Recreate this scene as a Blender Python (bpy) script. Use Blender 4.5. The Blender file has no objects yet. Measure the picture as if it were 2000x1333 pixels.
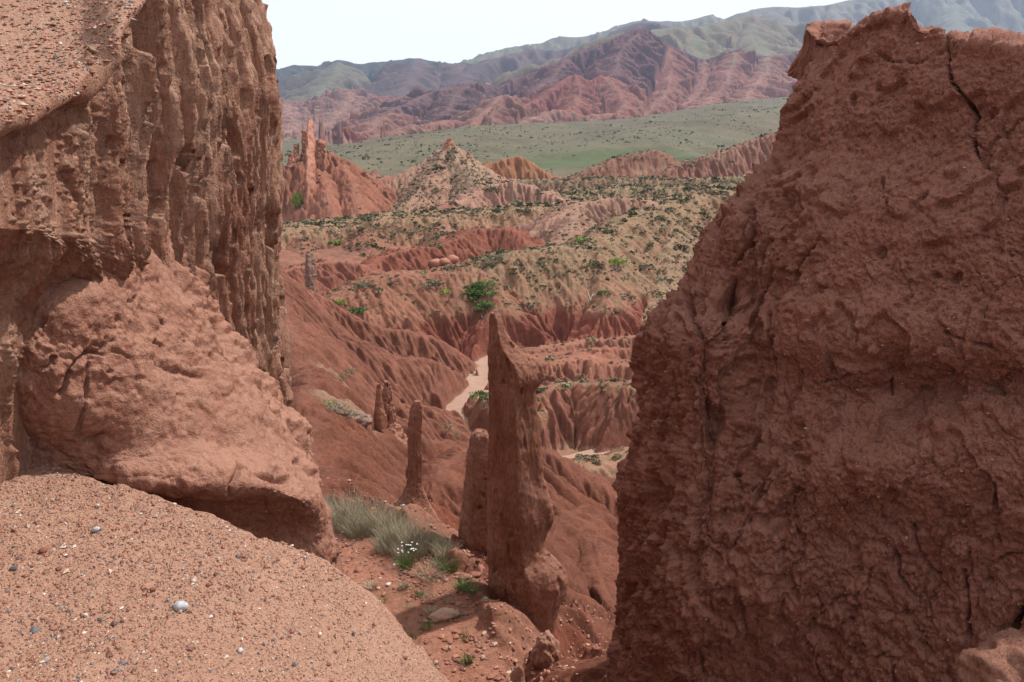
import bpy, math
import numpy as np
from concurrent.futures import ThreadPoolExecutor

# ---------------------------------------------------------------- camera, world, sun, exposure
scene = bpy.context.scene
PITCH = math.radians(15.0)
FPX = 1556.0
cam_data = bpy.data.cameras.new("camera")
cam_data.sensor_width = 36.0
cam_data.lens = 36.0 * FPX / 2000.0
cam_data.clip_start = 0.05
cam_data.clip_end = 40000.0
cam = bpy.data.objects.new("camera", cam_data)
scene.collection.objects.link(cam)
cam.location = (0, 0, 0)
cam.rotation_euler = (math.radians(90) - PITCH, 0, 0)
scene.camera = cam

SUN_EL, SUN_AZ = math.radians(51), math.radians(54)      # azimuth clockwise from +Y (the viewing direction)
world = bpy.data.worlds.new("World")
scene.world = world
world.use_nodes = True
wn, wl = world.node_tree.nodes, world.node_tree.links
wn.clear()
w_out = wn.new("ShaderNodeOutputWorld")
w_bg = wn.new("ShaderNodeBackground")
w_bg.inputs["Strength"].default_value = 0.1
w_sky = wn.new("ShaderNodeTexSky")
w_sky.sky_type = 'NISHITA'
w_sky.sun_disc = False
w_sky.sun_elevation = SUN_EL
w_sky.sun_rotation = SUN_AZ
w_sky.dust_density = 3.0
w_tc = wn.new("ShaderNodeTexCoord")
w_no = wn.new("ShaderNodeTexNoise")
w_no.inputs["Scale"].default_value = 1.6
w_no.inputs["Detail"].default_value = 6
w_mp = wn.new("ShaderNodeMapping")
w_mp.inputs["Scale"].default_value = (1, 1, 2.6)
w_cr = wn.new("ShaderNodeValToRGB")                       # thin high cloud: white with slightly greyer parts
w_cr.color_ramp.elements[0].position = 0.3
w_cr.color_ramp.elements[0].color = (10.3, 10.25, 10.15, 1)
w_cr.color_ramp.elements[1].position = 0.7
w_cr.color_ramp.elements[1].color = (10.9, 10.8, 10.65, 1)
w_mx = wn.new("ShaderNodeMixRGB")
w_mx.inputs[0].default_value = 0.9
wl.new(w_tc.outputs["Generated"], w_mp.inputs[0])
wl.new(w_mp.outputs[0], w_no.inputs["Vector"])
wl.new(w_no.outputs["Fac"], w_cr.inputs[0])
wl.new(w_sky.outputs[0], w_mx.inputs[1])
wl.new(w_cr.outputs[0], w_mx.inputs[2])
wl.new(w_mx.outputs[0], w_bg.inputs["Color"])
wl.new(w_bg.outputs[0], w_out.inputs["Surface"])

sun_data = bpy.data.lights.new("sun", 'SUN')
sun_data.energy = 5.0
sun_data.angle = math.radians(1.5)
sun_data.color = (1.0, 0.95, 0.88)
sun = bpy.data.objects.new("sun", sun_data)
scene.collection.objects.link(sun)
sun.rotation_euler = (math.radians(90) - SUN_EL, 0, -SUN_AZ + math.pi)
sun.rotation_euler = (-(math.pi / 2 - SUN_EL), 0, -SUN_AZ)
sun.location = (0, 0, 50)

scene.view_settings.view_transform = 'Standard'
scene.view_settings.look = 'None'
scene.view_settings.gamma = 1.0
scene.view_settings.use_curve_mapping = False
scene.view_settings.exposure = 0.2
scene.cycles.use_denoising = True
scene.cycles.max_bounces = 6
scene.cycles.diffuse_bounces = 3
scene.cycles.volume_bounces = 1
scene.cycles.volume_max_steps = 32
scene.cycles.transparent_max_bounces = 8

# ---------------------------------------------------------------- numeric helpers
CP, SP_ = math.cos(PITCH), math.sin(PITCH)
POOL = ThreadPoolExecutor(4)


def P(px, py, d):
    """a point seen in direction (px, py) of the photograph, d metres ahead"""
    X = (px - 1000.0) / FPX
    Y = -(py - 666.5) / FPX
    yy = CP + Y * SP_
    zz = -SP_ + Y * CP
    s = d / yy
    return np.array([X * s, d, zz * s])


def on_plane(px, py, z):
    Y = -(py - 666.5) / FPX
    return P(px, py, z * (CP + Y * SP_) / (-SP_ + Y * CP))


def par(fn, *arrs, chunk=60000):
    shp = np.broadcast(*arrs).shape
    fl = [np.ascontiguousarray(np.broadcast_to(a, shp)).reshape(-1).astype(np.float32) for a in arrs]
    n = fl[0].size
    cuts = list(range(0, n, chunk)) + [n]
    res = list(POOL.map(lambda ab: fn(*[f[ab[0]:ab[1]] for f in fl]), zip(cuts[:-1], cuts[1:])))
    if isinstance(res[0], tuple):
        return tuple(np.concatenate([r[k] for r in res]).reshape(shp) for k in range(len(res[0])))
    return np.concatenate(res).reshape(shp)


_rng = np.random.RandomState(7)
PERM = np.concatenate([_rng.permutation(256)] * 3).astype(np.int32)
_g = _rng.normal(size=(256, 3)).astype(np.float32)
GRAD = _g / np.linalg.norm(_g, axis=1)[:, None]
GX, GY, GZ = [np.ascontiguousarray(GRAD[:, i]) for i in range(3)]
RND = _rng.rand(256).astype(np.float32)


def _pn3(x, y, z):
    xi = np.floor(x); yi = np.floor(y); zi = np.floor(z)
    fx = x - xi; fy = y - yi; fz = z - zi
    xi = xi.astype(np.int32) & 255; yi = yi.astype(np.int32) & 255; zi = zi.astype(np.int32) & 255
    u = fx * fx * fx * (fx * (fx * 6 - 15) + 10)
    v = fy * fy * fy * (fy * (fy * 6 - 15) + 10)
    w = fz * fz * fz * (fz * (fz * 6 - 15) + 10)
    out = 0
    for a in (0, 1):
        pa = PERM[xi + a]
        for b in (0, 1):
            pb = PERM[pa + yi + b]
            for c in (0, 1):
                h = PERM[pb + zi + c]
                d = GX[h] * (fx - a) + GY[h] * (fy - b) + GZ[h] * (fz - c)
                out = out + d * (u if a else 1 - u) * (v if b else 1 - v) * (w if c else 1 - w)
    return out * 1.6


def noise(x, y, z=0.0, sc=1.0, octv=1, gain=0.5, seed=0.0, mode=0):
    """Perlin fractal noise; mode 1 ridged, 2 billow"""
    def f(x, y, z):
        t = 0; a = 1.0; s = sc; n = 0
        for o in range(octv):
            v = _pn3(x * s + 17.3 * o + seed * 3.1, y * s + 5.7 * o + seed, z * s + 9.1 * o - seed * 2.3)
            if mode == 1:
                v = 1 - 2 * np.abs(v)
            elif mode == 2:
                v = 2 * np.abs(v) - 0.6
            t = t + a * v; n += a; a *= gain; s *= 2.03
        return (t / n).astype(np.float32)
    if np.isscalar(z):
        z = np.full(1, z, np.float32)
    return par(f, x, y, z)


def _hash2(i, j, k=0):
    h = PERM[PERM[(i & 255)] + (j & 255)]
    return RND[h], RND[PERM[h + 37 + k]]


def worley(x, y, sc=1.0, seed=0):
    def f(x, y):
        x = x * sc; y = y * sc
        xi = np.floor(x).astype(np.int32); yi = np.floor(y).astype(np.int32)
        f1 = np.full(x.shape, 9.0, np.float32); f2 = f1.copy(); idv = np.zeros_like(f1)
        for a in (-1, 0, 1):
            for b in (-1, 0, 1):
                r1, r2 = _hash2(xi + a + seed, yi + b)
                d = (xi + a + r1 - x) ** 2 + (yi + b + r2 - y) ** 2
                m = d < f1
                f2 = np.where(m, f1, np.minimum(f2, d))
                idv = np.where(m, r1 * 0.7 + r2 * 0.3, idv)
                f1 = np.where(m, d, f1)
        return np.sqrt(f1), np.sqrt(f2), idv
    return par(f, x, y)


def sstep(a, b, x):
    t = np.clip((x - a) / (b - a), 0, 1)
    return t * t * (3 - 2 * t)


def catmull_w(n_ctrl, n_out, ts=None):
    ts = np.linspace(0, n_ctrl - 1, n_out) if ts is None else np.asarray(ts)
    i = np.clip(np.floor(ts).astype(int), 0, n_ctrl - 2)
    t = ts - i
    W = np.zeros((len(ts), n_ctrl))
    b = [-0.5 * t + t ** 2 - 0.5 * t ** 3, 1 - 2.5 * t ** 2 + 1.5 * t ** 3, 0.5 * t + 2 * t ** 2 - 1.5 * t ** 3, -0.5 * t ** 2 + 0.5 * t ** 3]
    r = np.arange(len(ts))
    for k, bk in enumerate(b):
        np.add.at(W, (r, np.clip(i - 1 + k, 0, n_ctrl - 1)), bk)
    return W


# ---------------------------------------------------------------- object helpers
def link(o, parent=None):
    scene.collection.objects.link(o)
    if parent is not None:
        o.parent = parent
    return o


def tag(o, label=None, cat=None, group=None, kind=None):
    if label: o["label"] = label
    if cat: o["category"] = cat
    if group: o["group"] = group
    if kind: o["kind"] = kind
    return o


def empty(name, loc):
    e = bpy.data.objects.new(name, None)
    e.location = tuple(float(v) for v in loc)
    e.empty_display_size = 0.2
    return link(e)


def make_mesh(name, verts, faces, mat, attrs=None, smooth=True, loc=None, parent=None):
    """faces: (n,3) or (n,4) int array; attrs: {name: (n,) or (n,3) array}"""
    verts = np.asarray(verts, np.float32).reshape(-1, 3)
    if loc is not None:
        verts = verts - np.asarray(loc, np.float32)
    faces = np.asarray(faces, np.int32)
    k = faces.shape[1]
    me = bpy.data.meshes.new(name)
    me.vertices.add(len(verts))
    me.vertices.foreach_set("co", verts.ravel())
    me.loops.add(faces.size)
    me.loops.foreach_set("vertex_index", faces.ravel())
    me.polygons.add(len(faces))
    me.polygons.foreach_set("loop_start", np.arange(0, faces.size, k, dtype=np.int32))
    me.polygons.foreach_set("use_smooth", np.full(len(faces), smooth))
    for an, av in (attrs or {}).items():
        av = np.asarray(av, np.float32)
        if av.ndim == 1:
            at = me.attributes.new(an, 'FLOAT', 'POINT')
            at.data.foreach_set("value", av)
        else:
            at = me.attributes.new(an, 'FLOAT_COLOR', 'POINT')
            at.data.foreach_set("color", np.concatenate([av, np.ones((len(av), 1), np.float32)], 1).ravel())
    me.update()
    me.validate()
    if mat: me.materials.append(mat)
    o = bpy.data.objects.new(name, me)
    if loc is not None and parent is None:
        o.location = tuple(float(v) for v in loc)
    return link(o, parent)


def grid_faces(r, c, wrap=False):
    i = np.arange(r * c, dtype=np.int32).reshape(r, c)
    if wrap:
        i = np.concatenate([i, i[:, :1]], 1)
    return np.stack([i[:-1, :-1], i[:-1, 1:], i[1:, 1:], i[1:, :-1]], -1).reshape(-1, 4)


def grid_normals(V):
    du = np.gradient(V, axis=1); dv = np.gradient(V, axis=0)
    n = np.cross(du, dv)
    return n / np.maximum(np.linalg.norm(n, axis=2, keepdims=True), 1e-9)


# ---------------------------------------------------------------- materials
class NB:
    def __init__(self, name, rough=0.95):
        self.m = bpy.data.materials.new(name)
        self.m.use_nodes = True
        self.t = self.m.node_tree
        self.n = self.t.nodes; self.l = self.t.links
        self.n.clear()
        self.out = self.n.new("ShaderNodeOutputMaterial")
        self.bsdf = self.n.new("ShaderNodeBsdfPrincipled")
        self.bsdf.inputs["Roughness"].default_value = rough
        self.bsdf.inputs["Specular IOR Level"].default_value = 0.15
        self.l.new(self.bsdf.outputs[0], self.out.inputs[0])
        self.tc = self.n.new("ShaderNodeNewGeometry").outputs["Position"]

    def vec(self, scale):
        mp = self.n.new("ShaderNodeMapping")
        mp.inputs["Scale"].default_value = scale
        self.l.new(self.tc, mp.inputs[0])
        return mp.outputs[0]

    def noise(self, sc, detail=4, rough=0.6, vec=None, dist=0.0):
        t = self.n.new("ShaderNodeTexNoise")
        t.inputs["Scale"].default_value = sc
        t.inputs["Detail"].default_value = detail
        t.inputs["Roughness"].default_value = rough
        t.inputs["Distortion"].default_value = dist
        self.l.new(vec or self.tc, t.inputs["Vector"])
        return t.outputs["Fac"]

    def voro(self, sc, feat='F1', out="Distance", vec=None, rnd=1.0):
        t = self.n.new("ShaderNodeTexVoronoi")
        t.feature = feat
        t.inputs["Scale"].default_value = sc
        t.inputs["Randomness"].default_value = rnd
        self.l.new(vec or self.tc, t.inputs["Vector"])
        return t.outputs[out]

    def ramp(self, src, stops):
        r = self.n.new("ShaderNodeValToRGB")
        e = r.color_ramp.elements
        while len(e) < len(stops): e.new(0.5)
        for el, (p, c) in zip(e, stops):
            el.position = p
            el.color = (c, c, c, 1) if np.isscalar(c) else (*c, 1)
        self.l.new(src, r.inputs[0])
        return r.outputs[0]

    def mix(self, fac, a, b, mode='MIX'):
        m = self.n.new("ShaderNodeMixRGB")
        m.blend_type = mode
        for i, s in zip((0, 1, 2), (fac, a, b)):
            if isinstance(s, (int, float)):
                m.inputs[i].default_value = s if i == 0 else (s, s, s, 1)
            elif isinstance(s, tuple):
                m.inputs[i].default_value = (*s, 1)
            else:
                self.l.new(s, m.inputs[i])
        return m.outputs[0]

    def math(self, op, a, b=0.0, clamp=False):
        m = self.n.new("ShaderNodeMath")
        m.operation = op
        m.use_clamp = clamp
        for i, s in enumerate((a, b)):
            if isinstance(s, (int, float)): m.inputs[i].default_value = s
            else: self.l.new(s, m.inputs[i])
        return m.outputs[0]

    def attr(self, name, out="Color"):
        a = self.n.new("ShaderNodeAttribute")
        a.attribute_name = name
        return a.outputs[out]

    def bump(self, h, strength, dist, prev=None):
        b = self.n.new("ShaderNodeBump")
        b.inputs["Strength"].default_value = strength
        b.inputs["Distance"].default_value = dist
        self.l.new(h, b.inputs["Height"])
        if prev is not None: self.l.new(prev, b.inputs["Normal"])
        return b.outputs[0]

    def done(self, col, nrm=None):
        self.l.new(col, self.bsdf.inputs["Base Color"])
        if nrm is not None: self.l.new(nrm, self.bsdf.inputs["Normal"])
        return self.m


def land_mat(name, sc, veg_a, veg_b, bump_d, veg_sc=1.0, fine=1.0, tone=(0.74, 0.70, 0.66)):
    """eroded soil coloured per vertex, with ground vegetation where the 'veg' attribute says so"""
    b = NB(name)
    base = b.mix(1.0, b.attr("alb"), tone, 'MULTIPLY')
    n1 = b.noise(0.25 * sc, 5, 0.65)
    n2 = b.noise(3.0 * sc, 5, 0.7)
    v1 = b.ramp(n1, [(0.3, 0.78), (0.7, 1.2)])
    v2 = b.ramp(n2, [(0.25, 0.60), (0.75, 1.32)])
    col = b.mix(1.0, b.mix(1.0, base, v1, 'MULTIPLY'), v2, 'MULTIPLY')
    n3 = b.noise(veg_sc, 6, 0.75)
    vf = b.math('ADD', b.math('MULTIPLY', b.math('SUBTRACT', n3, 0.5), 3.2), b.math('SUBTRACT', b.math('MULTIPLY', b.attr("veg", "Fac"), 2.0), 0.6))
    vf = b.math('MULTIPLY', b.math('ADD', vf, 0.0, True), 0.9)
    vcol = b.mix(b.ramp(b.noise(veg_sc * 2.3, 4, 0.6), [(0.35, 0.0), (0.65, 1.0)]), veg_a, veg_b)
    vcol = b.mix(1.0, vcol, b.ramp(b.noise(veg_sc * 9, 3, 0.6), [(0.3, 0.65), (0.7, 1.25)]), 'MULTIPLY')
    col = b.mix(vf, col, vcol)
    nr = b.bump(b.noise(1.2 * sc, 8, 0.72), 0.7 * fine, bump_d)
    nr = b.bump(b.noise(9 * sc, 4, 0.6), 0.5 * fine, bump_d * 0.2, nr)
    return b.done(col, nr)


def rock_mat(name, c_dark, c_mid, c_light, pebble=0.3, peb_sc=55.0, grain=0.012, stretch=(1, 1, 1), var=1.0, big=1.0):
    """conglomerate / mudstone: mottled soil colour, embedded grit of several colours, granular relief"""
    b = NB(name)
    sv = b.vec(stretch)
    n0 = b.noise(0.55 * big, 4, 0.6)
    n1 = b.noise(3.0, 6, 0.7, sv)
    col = b.mix(b.ramp(n0, [(0.32, 0.0), (0.68, 1.0)]), c_dark, c_mid)
    col = b.mix(b.math('MULTIPLY', b.ramp(n1, [(0.42, 0.0), (0.72, 1.0)]), 0.75 * var), col, c_light)
    n2 = b.noise(28.0, 4, 0.7, sv)
    col = b.mix(1.0, col, b.ramp(n2, [(0.25, 0.55), (0.75, 1.35)]), 'MULTIPLY')
    # pale dust settles on the faces that look up
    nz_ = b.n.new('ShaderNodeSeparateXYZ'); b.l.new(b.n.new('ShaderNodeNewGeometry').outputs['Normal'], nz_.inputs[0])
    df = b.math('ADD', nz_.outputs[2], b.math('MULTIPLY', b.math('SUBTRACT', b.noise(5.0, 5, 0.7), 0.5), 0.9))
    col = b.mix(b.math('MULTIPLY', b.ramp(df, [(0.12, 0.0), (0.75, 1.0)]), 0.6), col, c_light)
    # grit
    vd = b.voro(peb_sc)
    vc = b.voro(peb_sc, out="Color")
    pc = b.ramp(vc, [(0.0, (0.10, 0.075, 0.07)), (0.35, (0.27, 0.12, 0.085)), (0.62, (0.36, 0.2, 0.14)), (0.85, (0.4, 0.33, 0.28)), (1.0, (0.5, 0.47, 0.44))])
    pm = b.math('MULTIPLY', b.ramp(vd, [(0.25, 1.0), (0.45, 0.0)]), b.ramp(b.noise(2.5, 4, 0.7), [(0.4, 0.15), (0.62, 1.0)]))
    pm = b.math('MULTIPLY', pm, pebble)
    col = b.mix(pm, col, pc)
    h1 = b.noise(9.0, 5, 0.62, sv)
    nr = b.bump(h1, 1.0, grain * 5.0)
    nr = b.bump(b.math('ADD', b.noise(110.0, 4, 0.75), b.math('MULTIPLY', b.ramp(vd, [(0.1, 1.0), (0.5, 0.0)]), 0.7 * pebble + 0.15)), 1.0, grain * 1.1, nr)
    return b.done(col, nr)


def flat_mat(name, ca, cb, sc, bump_d=0.0, rough=0.9, rnd=0.0, trans=0.0):
    b = NB(name, rough)
    col = b.mix(b.ramp(b.noise(sc, 4, 0.65), [(0.3, 0.0), (0.7, 1.0)]), ca, cb)
    if rnd:
        oi = b.n.new("ShaderNodeObjectInfo")
        col = b.mix(1.0, col, b.ramp(oi.outputs["Random"], [(0.0, 1 - rnd), (1.0, 1 + rnd)]), 'MULTIPLY')
    nr = b.bump(b.noise(sc * 3, 5, 0.7), 0.8, bump_d) if bump_d else None
    if trans:
        b.bsdf.inputs["Subsurface Weight"].default_value = 0.0
    return b.done(col, nr)


M = {}
M['gravel_soil'] = rock_mat("gravelly_soil", (0.28, 0.128, 0.085), (0.36, 0.18, 0.122), (0.44, 0.26, 0.185), 0.85, 75.0, 0.010)
M['slab'] = rock_mat("smooth_mudstone", (0.25, 0.105, 0.070), (0.325, 0.148, 0.102), (0.41, 0.22, 0.158), 0.2, 70.0, 0.010)
M['wall'] = rock_mat("fluted_conglomerate", (0.29, 0.125, 0.082), (0.42, 0.215, 0.148), (0.53, 0.34, 0.245), 0.3, 45.0, 0.016, (1.0, 1.0, 0.22), 1.1, 0.8)
M['red_rock'] = rock_mat("dark_red_mudstone", (0.225, 0.080, 0.052), (0.31, 0.116, 0.078), (0.42, 0.195, 0.145), 0.36, 60.0, 0.016)
M['pinnacle'] = rock_mat("pinnacle_mudstone", (0.22, 0.080, 0.045), (0.30, 0.115, 0.072), (0.42, 0.21, 0.15), 0.18, 45.0, 0.022, (1, 1, 0.45))
M['fin'] = rock_mat('pale_fin_rock', (0.24, 0.11, 0.08), (0.33, 0.17, 0.125), (0.46, 0.32, 0.25), 0.1, 20.0, 0.08, (1, 1, 0.4))
M['gorge'] = land_mat("gorge_soil", 3.0, (0.10, 0.11, 0.055), (0.16, 0.13, 0.09), 0.10, 1.8, 1.2, (0.64, 0.56, 0.50))
M['hills'] = land_mat("hill_soil", 0.5, (0.13, 0.122, 0.058), (0.25, 0.172, 0.108), 0.35, 0.55, 1.1)
M['plateau'] = land_mat("plateau_turf", 0.06, (0.050, 0.064, 0.034), (0.125, 0.108, 0.068), 0.8, 0.13, 1.0, (0.52, 0.55, 0.50))
M['mount'] = land_mat("mountain_soil", 0.03, (0.07, 0.088, 0.045), (0.135, 0.13, 0.075), 4.0, 0.03, 1.2, (0.66, 0.64, 0.66))
M['river'] = flat_mat("dry_river_silt", (0.27, 0.165, 0.12), (0.33, 0.21, 0.16), 1.2, 0.03)

# ---------------------------------------------------------------- terrain engine
def ridge(pts, sn=0.7, sf=None, r=1.0, w=0.0, col=(0.22, 0.085, 0.055), veg=0.0, vtop=0.0, vw=4.0, rough=0.0, cap=None):
    """crest line of a spur: pts (px, py, d); sn / sf = slope on the right-hand / left-hand side of the line"""
    A = np.array([P(*p) for p in pts])
    n = max(2, (len(A) - 1) * 5 + 1)
    D = catmull_w(len(A), n) @ A if len(A) > 2 else A
    return dict(D=D, sn=sn, sf=sn if sf is None else sf, r=r, w=w, col=col, veg=veg, vtop=vtop, vw=vw, cap=cap)


def eval_ridges(x, y, ridges, floor):
    def f(x, y, fl):
        z = fl.copy(); rid = np.full(x.shape, -1, np.float32); dist = np.full(x.shape, 1e3, np.float32)
        for k, R in enumerate(ridges):
            D = R['D']
            lo = D[:, :2].min(0); hi = D[:, :2].max(0)
            bx = np.maximum(0, np.maximum(lo[0] - x, x - hi[0])); by = np.maximum(0, np.maximum(lo[1] - y, y - hi[1]))
            bd = np.sqrt(bx * bx + by * by)
            smin = min(R['sn'], R['sf'])
            idx = np.nonzero(D[:, 2].max() - smin * (bd - R['r'] - R['w']) > z)[0]
            if not len(idx): continue
            xx = x[idx].astype(np.float64); yy = y[idx].astype(np.float64)
            best = np.full(len(idx), 1e18); bz = np.zeros(len(idx)); bs = np.zeros(len(idx))
            for a, b in zip(D[:-1], D[1:]):
                ab = b - a; L2 = ab[0] ** 2 + ab[1] ** 2 + 1e-9
                t = np.clip(((xx - a[0]) * ab[0] + (yy - a[1]) * ab[1]) / L2, 0, 1)
                dx = xx - a[0] - t * ab[0]; dy = yy - a[1] - t * ab[1]
                d2 = dx * dx + dy * dy
                m = d2 < best
                best = np.where(m, d2, best)
                bz = np.where(m, a[2] + t * ab[2], bz)
                cr = (dx * ab[1] - dy * ab[0]) / (math.sqrt(L2) * np.sqrt(d2 + 1e-9))   # +1 right-hand side
                bs = np.where(m, cr, bs)
            d = np.sqrt(best)
            s = R['sf'] + (R['sn'] - R['sf']) * (0.5 + 0.5 * bs)
            dd = np.maximum(d - R['w'], 0)
            zz = bz - s * (np.sqrt(dd * dd + R['r'] ** 2) - R['r']) - 0.02 * d
            m = zz > z[idx]
            j = idx[m]
            z[j] = zz[m]; rid[j] = k; dist[j] = d[m]
        return z, rid, dist
    return par(f, x, y, floor, chunk=20000)


def erode(x, y, gx, gy, lam, octv=3, gain=0.5, sharp=0.6, strength=1.0):
    """gullies that run down the slope (gx, gy) of the large form; returns height in [-1, 1]"""
    def f(x, y, gx, gy):
        sl = np.sqrt(gx * gx + gy * gy) + 1e-6
        ux = gx / sl; uy = gy / sl
        h = np.zeros_like(x); a = 1.0; fr = 1.0 / lam; tot = 0
        ax = ux.copy(); ay = uy.copy()
        for o in range(octv):
            px = x * fr + 3.7 * o; py = y * fr + 11.1 * o
            nn = np.sqrt(ax * ax + ay * ay) + 1e-6
            dx = -ay / nn; dy = ax / nn
            ci = np.round(px).astype(np.int32); cj = np.round(py).astype(np.int32)
            va = 0; ws = 0; da = 0
            for i in (-1, 0, 1):
                for j in (-1, 0, 1):
                    r1, r2 = _hash2(ci + i, cj + j, o)
                    qx = px - ci - i - (r1 - 0.5) * 0.8; qy = py - cj - j - (r2 - 0.5) * 0.8
                    w = np.exp(-2.2 * (qx * qx + qy * qy))
                    ph = 6.2832 * (qx * dx + qy * dy)
                    va = va + np.cos(ph) * w; da = da - np.sin(ph) * w; ws = ws + w
            va = va / ws; da = da / ws
            v = sharp * (-1 + 2 * np.sqrt(np.clip((1 + va) / 2, 0, 1))) + (1 - sharp) * va
            h += a * v; tot += a
            ax = ax + strength * 0.55 * da * dx * (1.0 if o else 1.2)
            ay = ay + strength * 0.55 * da * dy * (1.0 if o else 1.2)
            a *= gain; fr *= 2.1
        return h / tot
    return par(f, x, y, gx, gy, chunk=40000)


def build_layer(name, mat, ridges, floor_fn, px_dense, px_all, yr, nth, nrow, ero, warp, colfn, seed=0, extra=None, adapt_top=2.0, mod=None):
    # columns: dense where the gap between the rocks shows the land
    a, bb = px_dense; A, B = px_all
    n1 = int(nth * 0.06)
    pxs = np.concatenate([np.linspace(A, a, n1, endpoint=False), np.linspace(a, bb, nth - 2 * n1), np.linspace(bb, B, n1 + 1)[1:]])
    K = (pxs - 1000.0) / FPX / 1.0
    def macro(k, y):
        x = k * y
        wx = noise(x, y, 0, 1 / (warp[0] * 1.0), 3, 0.5, seed + 1) * warp[1]
        wy = noise(x, y, 0, 1 / (warp[0] * 1.0), 3, 0.5, seed + 5) * warp[1]
        return eval_ridges(x + wx, y + wy, ridges, floor_fn(x, y))
    # adaptive rows
    ys = np.exp(np.linspace(math.log(yr[0]), math.log(yr[1]), 1500))
    kc = np.linspace((a - 1000) / FPX, (bb - 1000) / FPX, 36)
    zc = macro(kc[None, :], ys[:, None])[0]
    phi = np.arctan2(zc, ys[:, None])
    rm = np.maximum.accumulate(phi, 0)
    dphi = np.abs(np.diff(phi, axis=0))
    vis = (phi[1:] > rm[1:] - math.radians(adapt_top)).astype(float) * 0.93 + 0.07
    wv = (dphi * vis)
    wt = wv.mean(1) + 0.25 * wv.max(1)
    wt = wt / wt.sum() + 0.12 / len(wt)
    kern = np.ones(15) / 15
    wt = np.convolve(wt, kern, mode='same') + 1e-7
    cum = np.concatenate([[0], np.cumsum(wt)]); cum /= cum[-1]
    Y = np.interp(np.linspace(0, 1, nrow), cum, ys)
    KK, YY = np.meshgrid(K, Y)
    XX = KK * YY
    z, rid, dist = macro(KK, YY)
    z = z.astype(np.float64)
    def grad(z):
        zk = np.gradient(z, K, axis=1); zy = np.gradient(z, Y, axis=0)
        return zk / YY, zy - KK / YY * zk
    gx, gy = grad(z)
    # smooth the slope field a little so that gullies stay coherent
    def blur(f, n):
        for _ in range(n):
            f = (f + np.roll(f, 1, 1) + np.roll(f, -1, 1)) / 3
            f = (f + np.roll(f, 1, 0) + np.roll(f, -1, 0)) / 3
        return f
    gx, gy = blur(gx, 3), blur(gy, 3)
    sl = np.sqrt(gx ** 2 + gy ** 2)
    z0 = z.copy()
    for (lam, amp, octv, gain, sharp, flat) in ero:
        wn_ = noise(XX, YY, 0, 0.35 / lam, 2, 0.5, seed + 9) * 0.35 * lam
        h = erode(XX + wn_, YY - wn_, gx, gy, lam, octv, gain, sharp)
        fade = (1.0 if mod is None else mod(XX, YY, z0, rid)) * sstep(0.0, lam * 0.9, dist) * sstep(flat * 0.4, flat, sl) * 0.92 + 0.08 * sstep(0, flat * 0.5, sl)
        z = z + (h - 0.25) * (amp(YY) if callable(amp) else amp) * fade
    if extra is not None:
        z = extra(XX, YY, z, rid, dist)
    gx2, gy2 = grad(z)
    sl2 = np.sqrt(gx2 ** 2 + gy2 ** 2)
    alb, veg = colfn(XX, YY, z, rid, dist, sl2, z0)
    V = np.stack([XX, YY, z], -1)
    o = make_mesh(name, V, grid_faces(nrow, len(K))[:, ::-1], mat, {"alb": alb.reshape(-1, 3), "veg": veg.reshape(-1)})
    tag(o, kind='structure')
    def height(px, yv):
        i = np.interp(yv, Y, np.arange(nrow)); j = np.interp((np.asarray(px) - 1000) / FPX, K, np.arange(len(K)))
        i0 = np.clip(i.astype(int), 0, nrow - 2); j0 = np.clip(j.astype(int), 0, len(K) - 2)
        fi, fj = i - i0, j - j0
        return (z[i0, j0] * (1 - fi) * (1 - fj) + z[i0 + 1, j0] * fi * (1 - fj) + z[i0, j0 + 1] * (1 - fi) * fj + z[i0 + 1, j0 + 1] * fi * fj)
    return dict(obj=o, X=XX, Y=YY, Z=z, veg=veg, sl=sl2, rid=rid, dist=dist, at=lambda x, y: float(height(1000 + FPX * x / y, np.float64(y))))


def ridge_cols(rid, ridges, base):
    T = np.array([R['col'] for R in ridges] + [base], np.float32)
    return T[rid.astype(int)]


def ridge_vals(rid, ridges, key, base):
    T = np.array([R[key] for R in ridges] + [base], np.float32)
    return T[rid.astype(int)]


RED = (0.215, 0.090, 0.063); PINK = (0.33, 0.17, 0.125); CREAM = (0.40, 0.29, 0.22); TAN = (0.30, 0.19, 0.125); ORANGE = (0.30, 0.14, 0.075); DEEP = (0.19, 0.063, 0.045)

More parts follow.
